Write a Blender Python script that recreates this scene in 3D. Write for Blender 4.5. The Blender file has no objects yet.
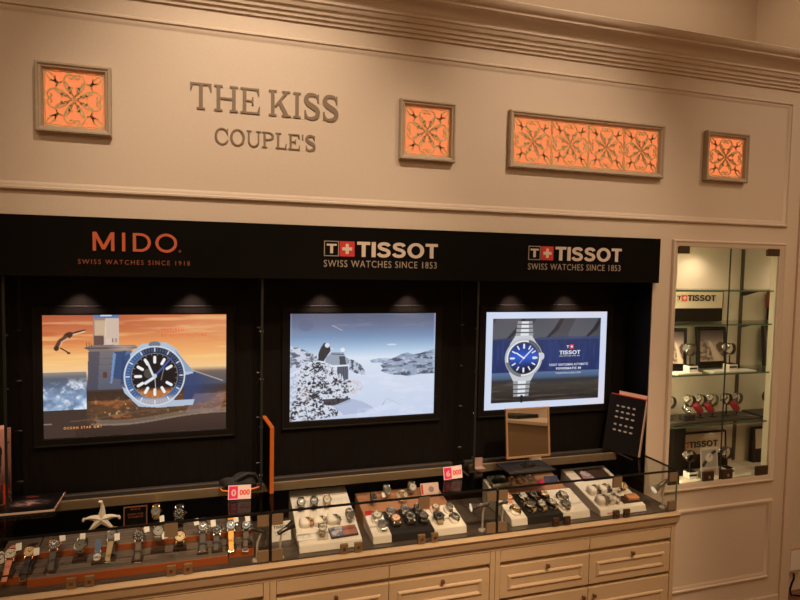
import bpy, bmesh, math, random
import numpy as np
from mathutils import Vector, Matrix
random.seed(7)
COL = bpy.context.scene.collection
R = math.radians

# ------------------------------------------------------------------ materials
def s2l(c):
    return tuple(((x/12.92) if x <= .04045 else ((x+.055)/1.055)**2.4) for x in c)
def rgb(r, g, b):
    return s2l((r/255, g/255, b/255))
MATS = {}
def mat(name, col, rough=.5, metal=0., bump=0., bscale=40., var=0., stretch=(1,1,1), emit=None, estr=1., coat=0., spec=.5):
    if name in MATS: return MATS[name]
    m = bpy.data.materials.new(name); m.use_nodes = True
    nt = m.node_tree; b = nt.nodes['Principled BSDF']
    b.inputs['Base Color'].default_value = (*col, 1)
    b.inputs['Roughness'].default_value = rough
    b.inputs['Metallic'].default_value = metal
    b.inputs['Coat Weight'].default_value = coat
    b.inputs['Specular IOR Level'].default_value = spec
    if emit:
        b.inputs['Emission Color'].default_value = (*emit, 1); b.inputs['Emission Strength'].default_value = estr
    if bump or var:
        tc = nt.nodes.new('ShaderNodeTexCoord'); mp = nt.nodes.new('ShaderNodeMapping')
        mp.inputs['Scale'].default_value = stretch
        no = nt.nodes.new('ShaderNodeTexNoise'); no.inputs['Scale'].default_value = bscale; no.inputs['Detail'].default_value = 5
        nt.links.new(tc.outputs['Object'], mp.inputs['Vector']); nt.links.new(mp.outputs['Vector'], no.inputs['Vector'])
        if bump:
            bp = nt.nodes.new('ShaderNodeBump'); bp.inputs['Strength'].default_value = bump; bp.inputs['Distance'].default_value = .004
            nt.links.new(no.outputs['Fac'], bp.inputs['Height']); nt.links.new(bp.outputs['Normal'], b.inputs['Normal'])
        if var:
            cr = nt.nodes.new('ShaderNodeValToRGB')
            cr.color_ramp.elements[0].position = .3; cr.color_ramp.elements[1].position = .7
            cr.color_ramp.elements[0].color = (*[c*(1-var) for c in col], 1); cr.color_ramp.elements[1].color = (*[min(1, c*(1+var)) for c in col], 1)
            nt.links.new(no.outputs['Fac'], cr.inputs['Fac']); nt.links.new(cr.outputs['Color'], b.inputs['Base Color'])
    MATS[name] = m
    return m
def glass(name, tint=(.93,.96,.94), refl=1., rough=0.):
    if name in MATS: return MATS[name]
    m = bpy.data.materials.new(name); m.use_nodes = True; nt = m.node_tree; nt.nodes.clear()
    out = nt.nodes.new('ShaderNodeOutputMaterial'); mx = nt.nodes.new('ShaderNodeMixShader')
    tr = nt.nodes.new('ShaderNodeBsdfTransparent'); tr.inputs['Color'].default_value = (*tint, 1)
    gl = nt.nodes.new('ShaderNodeBsdfGlossy'); gl.inputs['Roughness'].default_value = rough
    fr = nt.nodes.new('ShaderNodeLayerWeight'); pw = nt.nodes.new('ShaderNodeMath'); pw.operation = 'POWER'; pw.inputs[1].default_value = 5
    ml = nt.nodes.new('ShaderNodeMath'); ml.operation = 'MULTIPLY_ADD'; ml.inputs[1].default_value = .9*refl; ml.inputs[2].default_value = .035*refl
    nt.links.new(fr.outputs['Facing'], pw.inputs[0]); nt.links.new(pw.outputs[0], ml.inputs[0]); nt.links.new(ml.outputs[0], mx.inputs[0])
    nt.links.new(tr.outputs[0], mx.inputs[1]); nt.links.new(gl.outputs[0], mx.inputs[2]); nt.links.new(mx.outputs[0], out.inputs[0])
    MATS[name] = m
    return m
def pic_mat(name, emission, rough=.4):
    if name in MATS: return MATS[name]
    m = bpy.data.materials.new(name); m.use_nodes = True; nt = m.node_tree; b = nt.nodes['Principled BSDF']
    at = nt.nodes.new('ShaderNodeVertexColor'); at.layer_name = 'picture'
    if emission:
        b.inputs['Base Color'].default_value = (.01,.01,.01,1); b.inputs['Roughness'].default_value = .25
        nt.links.new(at.outputs['Color'], b.inputs['Emission Color']); b.inputs['Emission Strength'].default_value = emission
    else:
        nt.links.new(at.outputs['Color'], b.inputs['Base Color']); b.inputs['Roughness'].default_value = rough
    MATS[name] = m
    return m

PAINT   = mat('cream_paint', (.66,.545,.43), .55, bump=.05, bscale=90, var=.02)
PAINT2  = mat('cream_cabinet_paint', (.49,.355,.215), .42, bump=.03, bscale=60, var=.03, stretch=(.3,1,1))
GRILLEP = mat('beige_frame_paint', (.46,.37,.27), .45); SCROLLP = mat('olive_scroll_paint', (.70,.50,.24), .4)
LETTERP = mat('bronze_letter_paint', (.22,.155,.10), .5)
GLOW    = mat('orange_backlit_panel', (.12,.05,.03), .6, emit=rgb(244,128,74), estr=1.0)
BLACKW  = mat('black_wood_panel', (.0062,.0046,.0038), .5, spec=.12, bump=.15, bscale=22, var=.35, stretch=(14,14,.6))
BLACK   = mat('black_board', (.0045,.0035,.0026), .6, spec=.06)
BLACKM  = mat('black_metal', (.012,.011,.01), .35, .6)
FELT    = mat('black_leatherette', (.010,.0085,.0075), .6)
EDGE    = mat('dark_seal', (.008,.008,.008), .3)
WHITE   = mat('ivory_leatherette', (.80,.72,.64), .5, bump=.03, bscale=200)
WHITE2  = mat('white_card', (.8,.74,.68), .6)
BRONZE  = mat('copper_suede', (.36,.17,.085), .5)
DECK    = mat('walnut_deck', (.075,.055,.042), .4, var=.35, bscale=18, stretch=(.5,8,8))
ZEBRA   = mat('grey_striped_veneer', (.13,.098,.08), .35, var=.55, bscale=26, stretch=(.04,4.5,4.5))
ORANGE  = mat('orange_edge', (.36,.082,.018), .45)
ORANGEB = mat('bright_orange_edge', (.62,.17,.03), .5)
STEEL   = mat('steel', (.62,.59,.55), .22, 1.)
STEELD  = mat('dark_steel', (.16,.15,.14), .28, 1.)
ROSE    = mat('rose_gold', (.85,.47,.30), .22, 1.)
GOLD    = mat('gold', (.85,.62,.28), .22, 1.)
TAN     = mat('tan_metal', (.26,.18,.105), .42, .35)
BRASSR  = mat('champagne_rail', (.34,.25,.155), .3, .6)
RAILG   = mat('grey_rail', (.11,.095,.085), .3, .7)
LOCKP   = mat('bronze_lock_plate', (.30,.19,.10), .35, .55)
DARKP   = mat('dark_bronze_plate', (.085,.052,.030), .35, .5)
KNOBM   = mat('brown_knob', (.16,.075,.03), .35, .3)
PANE    = glass('clear_pane', (.95,.965,.95), .8)
PANET   = glass('top_pane', (.92,.94,.93), .42)
GREENG  = glass('green_shelf_glass', (.86,.93,.88), .8)
GEDGE   = mat('green_glass_edge', (.10,.17,.11), .15, coat=.5)
ACRYL   = glass('clear_acrylic', (.86,.86,.83), 1.6, .05)
MIRROR  = mat('mirror', (.86,.86,.84), .02, 1.)
LEATHERS = {
 'black': mat('black_strap', (.008,.007,.007), .5), 'brown': mat('brown_strap', (.085,.042,.022), .55), 'grey': mat('grey_strap', (.060,.048,.042), .6),
 'pink': mat('pink_strap', (.70,.25,.16), .6), 'blue': mat('blue_strap', (.11,.17,.30), .6), 'beige': mat('beige_strap', (.38,.27,.13), .6),
 'orange': mat('orange_strap', (.95,.42,.06), .55), 'white': mat('white_strap', (.8,.74,.68), .5), 'tan': mat('tan_strap', (.36,.16,.06), .55)}
DIALS = {'black': mat('black_dial', (.012,.012,.014), .25), 'white': mat('white_dial', (.62,.57,.50), .5), 'blue': mat('blue_dial', (.03,.045,.11), .25),
 'rose': mat('rose_dial', (.85,.52,.38), .3), 'gold': mat('gold_dial', (.70,.48,.24), .4), 'silver': mat('silver_dial', (.17,.155,.14), .4)}
METALS = {'steel': STEEL, 'dark': STEELD, 'rose': ROSE, 'gold': GOLD}
RED = mat('red_fabric', (.55,.03,.035), .6); MAG = mat('magenta_card', (.75,.02,.16), .5); ORCLOTH = mat('orange_plastic', (.8,.2,.04), .5)
TXTBLK = mat('black_print', (.01,.01,.01), .5); TXTRED = mat('red_print', (.7,.03,.03), .5); TXTWH = mat('white_print', (.66,.54,.44), .5)
LOGORED = mat('logo_red', (.55,.03,.025), .5); MIDOC = mat('logo_orange', (.56,.115,.04), .5); MIDOD = mat('dim_orange_print', (.30,.075,.032), .5)
GREYTX = mat('grey_print', (.34,.28,.22), .5)

# ------------------------------------------------------------------ helpers
def link(o, parent=None):
    COL.objects.link(o)
    if parent: o.parent = parent
    return o
def obj(name, bm, m, parent=None, smooth=False):
    bmesh.ops.recalc_face_normals(bm, faces=bm.faces)
    me = bpy.data.meshes.new(name); bm.to_mesh(me); bm.free()
    for mm in (m if isinstance(m, (list, tuple)) else [m]): me.materials.append(mm)
    if smooth:
        me.polygons.foreach_set('use_smooth', [True]*len(me.polygons))
        me.set_sharp_from_angle(angle=R(38))
    return link(bpy.data.objects.new(name, me), parent)
def thing(name, label, cat, loc=(0,0,0), rot=(0,0,0), group=None):
    o = bpy.data.objects.new(name, None); o.empty_display_size = .02
    o.location = loc; o.rotation_euler = rot; COL.objects.link(o)
    o['label'] = label; o['category'] = cat
    if group: o['group'] = group
    return o
def tag(o, label, cat, group=None):
    o['label'] = label; o['category'] = cat
    if group: o['group'] = group
    return o
def struct(name, bm, m, smooth=False):
    o = obj(name, bm, m, None, smooth); o['kind'] = 'structure'; return o
def B(): return bmesh.new()
def box(bm, x0, x1, y0, y1, z0, z1, mi=0, M=None, bev=0.):
    vs = [bm.verts.new((x, y, z)) for x in (x0, x1) for y in (y0, y1) for z in (z0, z1)]
    fs = [bm.faces.new([vs[i] for i in f]) for f in ((0,1,3,2),(4,6,7,5),(0,4,5,1),(2,3,7,6),(0,2,6,4),(1,5,7,3))]
    for f in fs: f.material_index = mi
    if bev:
        es = list({e for f in fs for e in f.edges})
        r = bmesh.ops.bevel(bm, geom=es, offset=bev, segments=2, affect='EDGES', profile=.5)
        vs = list({v for f in r['faces'] for v in f.verts} | {v for v in vs if v.is_valid})
    if M is not None:
        bmesh.ops.transform(bm, matrix=M, verts=[v for v in vs if v.is_valid])
    return vs
def onebox(name, c, m, parent=None, bev=0., M=None):
    bm = B(); box(bm, *c, bev=bev, M=M); return obj(name, bm, m, parent)
def prism(bm, pts, fn, d0, d1, mi=0):
    """extrude the 2D outline pts; fn(u, v, d) gives the 3D point"""
    a = [bm.verts.new(fn(u, v, d0)) for u, v in pts]; b = [bm.verts.new(fn(u, v, d1)) for u, v in pts]
    n = len(pts)
    fs = [bm.faces.new(a), bm.faces.new(b)] + [bm.faces.new((a[i], a[(i+1) % n], b[(i+1) % n], b[i])) for i in range(n)]
    for f in fs: f.material_index = mi
def sweep_x(bm, prof, x0, x1, mi=0):
    prism(bm, prof, lambda u, v, d: (d, u, v), x0, x1, mi)
XZ = lambda u, v, d: (u, d, v)
XY = lambda u, v, d: (u, v, d)
YZ = lambda u, v, d: (d, u, v)
def frame(bm, x0, x1, z0, z1, prof, mi=0, back=None):
    """rectangular moulding facing -y; prof = [(inset, y), ...] mitred at the corners"""
    rings = []
    for ins, y in prof:
        rings.append([bm.verts.new(p) for p in ((x0+ins, y, z0+ins), (x1-ins, y, z0+ins), (x1-ins, y, z1-ins), (x0+ins, y, z1-ins))])
    for a, b in zip(rings, rings[1:]):
        for i in range(4):
            f = bm.faces.new((a[i], a[(i+1) % 4], b[(i+1) % 4], b[i])); f.material_index = mi
    if back is not None:
        f = bm.faces.new(rings[-1]); f.material_index = back
def cyl(bm, p0, p1, r0, r1=None, n=20, mi=0, cap=True):
    r1 = r0 if r1 is None else r1
    p0, p1 = Vector(p0), Vector(p1); d = (p1-p0).normalized()
    a = d.orthogonal().normalized(); b = d.cross(a)
    A = [bm.verts.new(p0+(a*math.cos(2*math.pi*i/n)+b*math.sin(2*math.pi*i/n))*r0) for i in range(n)]
    C = [bm.verts.new(p1+(a*math.cos(2*math.pi*i/n)+b*math.sin(2*math.pi*i/n))*r1) for i in range(n)]
    fs = [bm.faces.new((A[i], A[(i+1) % n], C[(i+1) % n], C[i])) for i in range(n)]
    if cap: fs += [bm.faces.new(A), bm.faces.new(C)]
    for f in fs: f.material_index = mi
def tube(bm, pts, r, n=8, mi=0, cap=True):
    pts = [Vector(p) for p in pts]; rings = []
    ref = None
    for i, p in enumerate(pts):
        d = (pts[min(i+1, len(pts)-1)]-pts[max(i-1, 0)]).normalized()
        a = d.orthogonal().normalized() if ref is None else (ref-d*ref.dot(d)).normalized()
        ref = a; b = d.cross(a); rr = r[i] if isinstance(r, (list, tuple)) else r
        rings.append([bm.verts.new(p+(a*math.cos(2*math.pi*k/n)+b*math.sin(2*math.pi*k/n))*rr) for k in range(n)])
    for a, b in zip(rings, rings[1:]):
        for k in range(n):
            f = bm.faces.new((a[k], a[(k+1) % n], b[(k+1) % n], b[k])); f.material_index = mi
    if cap: bm.faces.new(rings[0]).material_index = mi; bm.faces.new(rings[-1]).material_index = mi
def lathe(bm, prof, n=32, mi=0, c=(0,0,0)):
    rings = []
    for r, z in prof:
        rings.append([bm.verts.new((c[0]+r*math.cos(2*math.pi*k/n), c[1]+r*math.sin(2*math.pi*k/n), c[2]+z)) for k in range(n)] if r > 1e-6 else [bm.verts.new((c[0], c[1], c[2]+z))])
    for a, b in zip(rings, rings[1:]):
        for k in range(n):
            q = [a[k % len(a)], a[(k+1) % len(a)], b[(k+1) % len(b)], b[k % len(b)]]
            q = list(dict.fromkeys(q))
            if len(q) > 2: bm.faces.new(q).material_index = mi
def text(name, s, x0, x1, z0, z1, y, m, parent, bold=0., ext=.002, M=None, space=1.0):
    """lettering facing -y that fills the rectangle x0..x1, z0..z1"""
    c = bpy.data.curves.new('lettering', 'FONT'); c.body = s; c.size = 1; c.offset = bold; c.extrude = .02; c.space_character = space; c.resolution_u = 3
    t = bpy.data.objects.new('lettering', c); COL.objects.link(t)
    dg = bpy.context.evaluated_depsgraph_get(); dg.update()
    me = bpy.data.meshes.new_from_object(t.evaluated_get(dg)); bpy.data.objects.remove(t); bpy.data.curves.remove(c)
    n = len(me.vertices); co = np.empty(n*3); me.vertices.foreach_get('co', co); co = co.reshape(-1, 3)
    mn, mx = co.min(0), co.max(0)
    u = (co[:,0]-mn[0])/(mx[0]-mn[0])*(x1-x0)+x0; v = (co[:,1]-mn[1])/(mx[1]-mn[1])*(z1-z0)+z0; w = y-(co[:,2]-mn[2])/(mx[2]-mn[2])*ext
    me.vertices.foreach_set('co', np.stack([u, w, v], 1).ravel()); me.update(); me.name = name
    me.materials.clear(); me.materials.append(m)
    o = link(bpy.data.objects.new(name, me), parent)
    if M is not None: o.matrix_local = M
    return o
def picture(name, img, x0, x1, z0, z1, y, m, parent, M=None):
    """img: H x W x 3 sRGB 0..1, row 0 on top; a flat printed or lit picture facing -y"""
    H, W = img.shape[:2]
    us = np.linspace(x0, x1, W); vs = np.linspace(z1, z0, H)
    U, V = np.meshgrid(us, vs); co = np.stack([U, np.full_like(U, y), V], -1).reshape(-1, 3)
    me = bpy.data.meshes.new(name); me.vertices.add(W*H); me.vertices.foreach_set('co', co.ravel())
    i = (np.arange(H-1)[:,None]*W+np.arange(W-1)[None,:]).ravel()
    q = np.stack([i, i+W, i+W+1, i+1], 1).astype(np.int32); nf = len(q)
    me.loops.add(nf*4); me.loops.foreach_set('vertex_index', q.ravel())
    me.polygons.add(nf); me.polygons.foreach_set('loop_start', np.arange(nf, dtype=np.int32)*4)
    me.update(calc_edges=True)
    ca = me.color_attributes.new('picture', 'FLOAT_COLOR', 'POINT')
    x = np.clip(img, 0, 1); lin = np.where(x <= .04045, x/12.92, ((x+.055)/1.055)**2.4)
    ca.data.foreach_set('color', np.concatenate([lin, np.ones((H, W, 1))], -1).reshape(-1).astype(np.float32))
    me.materials.append(m); o = link(bpy.data.objects.new(name, me), parent)
    if M is not None: o.matrix_local = M
    return o

# ------------------------------------------------------------------ the room
W0, W1 = -3.0, 2.834          # ends of the long wall
NX = 1.92                     # right side of the black niche
bm = B()
box(bm, W0, W1, 0, .26, 1.83, 2.72)
box(bm, W0, NX, 0, .26, 1.652, 1.83)
box(bm, NX, 2.05, 0, .26, 0, 1.83)
box(bm, 2.665, W1, 0, .26, 0, 1.83)
box(bm, 2.05, 2.665, 0, .26, 0, .685)
box(bm, W0, NX, 0, .26, 0, .64)
struct('wall_back', bm, PAINT)
bm = B(); box(bm, W0, NX, .17, .25, .645, 1.65); struct('wall_niche_back', bm, BLACKW)
bm = B(); box(bm, NX-.004, NX-.0005, .004, .17, .645, 1.65); struct('wall_niche_right', bm, BLACKW)
bm = B(); box(bm, W0, NX-.004, .004, .17, 1.645, 1.6515); struct('ceiling_niche', bm, BLACK)
bm = B(); box(bm, W0, 3.4, -5.2, .9, -.06, 0)
struct('floor', bm, mat('red_brown_floor', (.20,.085,.045), .35, var=.25, bscale=6, stretch=(1,6,1)))
bm = B(); box(bm, W0, 3.4, -5.2, .9, 3.6, 3.68); struct('ceiling', bm, PAINT)
bm = B(); box(bm, W0, 3.31, .8, .9, 0, 3.6); struct('wall_upper_back', bm, PAINT)
bm = B(); box(bm, 3.31, 3.4, -5.2, .9, 0, 3.6); struct('wall_right', bm, PAINT)
bm = B(); box(bm, W0-.1, W0, -5.2, .9, 0, 3.6); struct('wall_left', bm, PAINT)
bm = B(); box(bm, W0, 3.4, -5.3, -5.2, 0, 3.6); struct('wall_front', bm, PAINT)
bm = B(); box(bm, W1, 3.31, .085, .26, 0, 2.72); struct('wall_return', bm, PAINT)
bm = B(); box(bm, W0, 3.31, .0005, .8, 2.7205, 2.737); struct('trim_ledge', bm, PAINT)
# crown moulding of the long wall
cp = [(0,2.583),(-.008,2.583),(-.010,2.595),(-.018,2.597),(-.020,2.608),(-.028,2.611),(-.031,2.624),(-.040,2.627),(-.046,2.640),(-.052,2.643),(-.053,2.652),(-.056,2.655)]
for k in range(9):
    a = math.pi/2*k/8
    cp.append((-.058-.040*(1-math.cos(a)), 2.658+.030*math.sin(a)))
cp += [(-.103,2.689),(-.104,2.698),(-.113,2.702),(-.122,2.711),(-.124,2.724),(-.116,2.730),(0,2.738)]
bm = B(); sweep_x(bm, cp, W0, 3.31); struct('trim_1', bm, PAINT, True)
MOULD = [(0,0),(.0,-.008),(.004,-.013),(.010,-.0135),(.014,-.008),(.019,-.0075),(.024,-.003),(.030,-.0005)]
bm = B(); frame(bm, -2.4, 2.694, 1.925, 2.524, MOULD); struct('trim_2', bm, PAINT, True)
bm = B(); frame(bm, 1.985, 2.697, .160, .566, MOULD); struct('trim_3', bm, PAINT, True)
bm = B(); box(bm, 1.925, 2.77, -.012, 0, 0, .06, bev=.003); struct('baseboard_back', bm, PAINT)
bm = B(); box(bm, 2.776, W1, -.012, 0, 0, 2.585, bev=.003); struct('trim_4', bm, PAINT)
bm = B(); box(bm, W1+.002, 2.872, .05, .085, 0, 2.58, bev=.004); struct('trim_5', bm, PAINT)

# ------------------------------------------------------------------ backlit grilles
def ribbon2(bm, pts, w, y0, y1):
    n = len(pts)
    L = []; Rr = []
    for i, p in enumerate(pts):
        a = Vector(pts[max(i-1, 0)]); b = Vector(pts[min(i+1, n-1)]); d = (b-a)
        d = d.normalized() if d.length > 1e-9 else Vector((1, 0)); nrm = Vector((-d.y, d.x))
        ww = w if not callable(w) else w(i/(n-1))
        L.append(Vector(p)+nrm*ww/2); Rr.append(Vector(p)-nrm*ww/2)
    for i in range(n-1):
        q = [L[i], L[i+1], Rr[i+1], Rr[i]]
        a = [bm.verts.new((v.x, y0, v.y)) for v in q]; b = [bm.verts.new((v.x, y1, v.y)) for v in q]
        bm.faces.new(a); bm.faces.new(b)
        for k in ((0,1),(2,3)): bm.faces.new((a[k[0]], a[k[1]], b[k[1]], b[k[0]]))
def bez(p0, p1, p2, p3, n=12):
    out = []
    for i in range(n+1):
        t = i/n; out.append(tuple((1-t)**3*a+3*(1-t)**2*t*b+3*(1-t)*t*t*c+t**3*d for a, b, c, d in zip(p0, p1, p2, p3)))
    return out
def scroll_tile(bm, cx, cz, hx, hz):
    """four hearts around a cross, leaves in the corners"""
    strokes = []
    half = bez((0,.10),(.12,.22),(.26,.30),(.34,.56), 12)+bez((.34,.56),(.40,.78),(.18,.98),(.02,.84), 12)[1:]+bez((.02,.84),(.0,.74),(.14,.70),(.17,.80), 7)[1:]
    leaf = bez((.12,.20),(.10,.34),(.18,.44),(.30,.62), 8)
    corner = bez((.40,.62),(.56,.50),(.66,.66),(.62,.82), 9)
    corner2 = bez((.62,.98),(.52,.86),(.62,.66),(.96,.62), 9)
    petal = bez((.60,.60),(.62,.80),(.78,.92),(.97,.97), 8)
    petal2 = bez((.60,.42),(.52,.52),(.50,.62),(.66,.66), 6)
    twig = bez((.20,.34),(.16,.44),(.10,.46),(.06,.40), 5)
    arc = bez((0,.99),(.14,.97),(.24,.93),(.34,.995), 7)
    arc2 = bez((.34,.995),(.5,.93),(.7,.95),(.9,.995), 7)
    cr = bez((.03,.0),(.03,.12),(.05,.22),(.12,.34), 6)
    for sx in (1,-1):
        for sw in (0,1):
            for sz in (1,-1):
                for st, w in ((half,.034),(leaf,.050),(twig,.040),(corner,.026),(petal,.030),(petal2,.026),(arc,.024),(arc2,.022),(cr,.016)):
                    pts = [((v*sx, u*sz) if sw else (u*sx, v*sz)) for u, v in st]
                    pts = [(cx+p*hx, cz+q*hz) for p, q in pts]
                    ribbon2(bm, pts, 1.55*w*min(hx, hz), -.010, -.0065)
def grille(name_label, x0, x1, z0, z1, tiles):
    g = thing('backlit_grille', name_label, 'wall grille', ((x0+x1)/2, 0, z0), group=None)
    ox, oz = (x0+x1)/2, z0
    a, b = x0-ox, x1-ox; h = z1-z0
    bm = B(); frame(bm, a, b, 0, h, [(0,0),(0,-.022),(.003,-.027),(.008,-.027),(.012,-.022),(.017,-.021),(.0215,-.012),(.0225,-.001)])
    obj('frame', bm, GRILLEP, g, False)
    onebox('glow_panel', (a+.0226, b-.0226, -.0045, -.0005, .0226, h-.0226), GLOW, g)['label'] = 'orange backlit panel behind the scrollwork'
    bm = B(); iw = (b-a-.046)/tiles
    for k in range(tiles): scroll_tile(bm, a+.023+iw*(k+.5), h/2, iw/2, (h-.046)/2)
    obj('scrollwork', bm, SCROLLP, g)
    return g
grille('small square orange backlit grille left of the shop name lettering', -.545, -.32, 2.116, 2.342, 1)
grille('small square orange backlit grille between the shop name and the long grille', .694, .925, 2.114, 2.345, 1)
grille('long horizontal orange backlit grille with four scroll tiles', 1.164, 1.932, 2.114, 2.346, 4)
grille('small square orange backlit grille at the right end of the wall panel', 2.167, 2.417, 2.122, 2.348, 1)

# ------------------------------------------------------------------ serif wall lettering
def ell(cx, cz, rx, rz, a0, a1, n):
    return [(cx+rx*math.cos(R(a0+(a1-a0)*i/n)), cz+rz*math.sin(R(a0+(a1-a0)*i/n))) for i in range(n+1)]
def glyph(ch):
    """polygons in a box 0..w x 0..1; returns (w, [polys])"""
    s, t, f = .15, .075, .09      # stem, thin bar, serif overhang
    def stem(x, w=s): return [(x, 0), (x+w, 0), (x+w, 1), (x, 1)]
    def foot(x, w=s, z=0): return [(x-f, z), (x+w+f, z), (x+w+f, z+t), (x-f, z+t)]
    if ch == 'T': return .84, [stem(.345), foot(.345), [(0,1-t),(.84,1-t),(.84,1),(0,1)], [(0,1),(0,.70),(.045,.70),(.12,.92),(.12,1)], [(.84,1),(.84,.70),(.795,.70),(.72,.92),(.72,1)]]
    if ch == 'H': return .94, [stem(f), foot(f), foot(f, z=1-t), stem(.94-f-s), foot(.94-f-s), foot(.94-f-s, z=1-t), [(f,.46),(.94-f,.46),(.94-f,.54),(f,.54)]]
    if ch == 'E': return .80, [stem(f), [(0,0),(.78,0),(.78,t),(0,t)], [(0,1-t),(.76,1-t),(.76,1),(0,1)], [(f,.47),(.52,.47),(.52,.54),(f,.54)], [(.46,.38),(.53,.34),(.53,.67),(.46,.63)],
                               [(.78,0),(.80,.30),(.755,.30),(.68,.08),(.68,0)], [(.76,1),(.77,.72),(.725,.72),(.66,.92),(.66,1)]]
    if ch == 'K': return .92, [stem(f), foot(f), foot(f, z=1-t), [(f+s-.02,.38),(f+s+.06,.34),(.80,.94),(.68,.94)], [(.36,.56),(.48,.66),(.86,.04),(.66,.04)], [(.56,1-t),(.90,1-t),(.90,1),(.56,1)], [(.54,0),(.94,0),(.94,t),(.54,t)]]
    if ch == 'I': return .36, [stem(.105), foot(.105), foot(.105, z=1-t)]
    if ch == 'L': return .74, [stem(f), [(0,0),(.72,0),(.72,t),(0,t)], [(0,1-t),(.36,1-t),(.36,1),(0,1)], [(.72,0),(.74,.34),(.69,.34),(.61,.08),(.61,0)]]
    if ch == 'P': 
        o = ell(.42,.74,.36,.26,90,-90,12); i = ell(.42,.74,.21,.185,-90,90,12)
        return .80, [stem(f), foot(f), [(0,1-t),(.42,1-t),(.42,1),(0,1)], [(f,.48),(.42,.48),(.42,.555),(f,.555)], ('ring', o, i[::-1])]
    if ch == 'U':
        o = ell(.46,.36,.37,.375,180,360,14); i = ell(.47,.36,.26,.29,180,360,14)
        return .92, [[(.09,.36),(.21,.36),(.21,1),(.09,1)], [(.0,1-t),(.33,1-t),(.33,1),(.0,1)], [(.73,.36),(.83,.36),(.83,1),(.73,1)], [(.62,1-t),(.94,1-t),(.94,1),(.62,1)], ('ring', o, i)]
    if ch == 'O': return .96, [('ring', ell(.48,.5,.48,.52,0,360,32), ell(.48,.5,.315,.445,0,360,32))]
    if ch == 'C': return .88, [('ring', ell(.47,.5,.47,.52,38,325,26), ell(.48,.5,.32,.445,42,320,26)), [(.80,.62),(.86,.62),(.86,1.0),(.81,1.0),(.77,.86),(.72,.80)], [(.80,.30),(.88,.30),(.80,.14),(.72,.10)]]
    if ch == "'": return .16, [[(.02,1),(.14,1),(.11,.66),(.05,.66)]]
    if ch == 'S':
        c = [(.62,.80),(.55,.93),(.40,.965),(.22,.94),(.12,.82),(.12,.69),(.24,.58),(.42,.49),(.58,.38),(.62,.24),(.54,.10),(.36,.035),(.18,.06),(.08,.20)]
        pts = []
        for k in range(len(c)-1):
            p = [Vector(c[max(0, min(len(c)-1, k+j))]) for j in (-1,0,1,2)]
            for q in range(4):
                u = q/4; pts.append(.5*((2*p[1])+(-p[0]+p[2])*u+(2*p[0]-5*p[1]+4*p[2]-p[3])*u*u+(-p[0]+3*p[1]-3*p[2]+p[3])*u**3))
        pts.append(Vector(c[-1]))
        n = len(pts); o, i = [], []
        for k, p in enumerate(pts):
            d = (pts[min(k+1, n-1)]-pts[max(k-1, 0)]).normalized(); nn = Vector((-d.y, d.x)); w = .045+.065*max(0., math.sin(math.pi*k/(n-1)))**1.5
            o.append(tuple(p+nn*w)); i.append(tuple(p-nn*w))
        return .72, [('ring', o, i), [(.60,.68),(.665,.68),(.665,1),(.62,1),(.57,.88)], [(.10,.34),(.035,.34),(.035,0),(.08,0),(.13,.12)]]
    return .4, []
def ringstrip(bm, o, i, fn, d0, d1):
    n = len(o)
    A = [[bm.verts.new(fn(u, v, d)) for u, v in ln] for ln in (o, i) for d in (d0, d1)]
    of, ob, jf, jb = A
    for q in range(n-1):
        bm.faces.new((of[q], of[q+1], jf[q+1], jf[q])); bm.faces.new((ob[q], ob[q+1], jb[q+1], jb[q]))
        bm.faces.new((of[q], of[q+1], ob[q+1], ob[q])); bm.faces.new((jf[q], jf[q+1], jb[q+1], jb[q]))
    for q in (0, n-1): bm.faces.new((of[q], jf[q], jb[q], ob[q]))
def glyph_mesh(bm, polys, x, z0, k, h, y, dep):
    for n, p in enumerate(polys):
        d = y-dep-n*dep*.02
        fn = lambda u, v, dd: (x+u*k, dd, z0+v*h)
        if p and p[0] == 'ring': ringstrip(bm, p[1], p[2], fn, d, y)
        else: prism(bm, p, fn, d, y)
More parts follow.
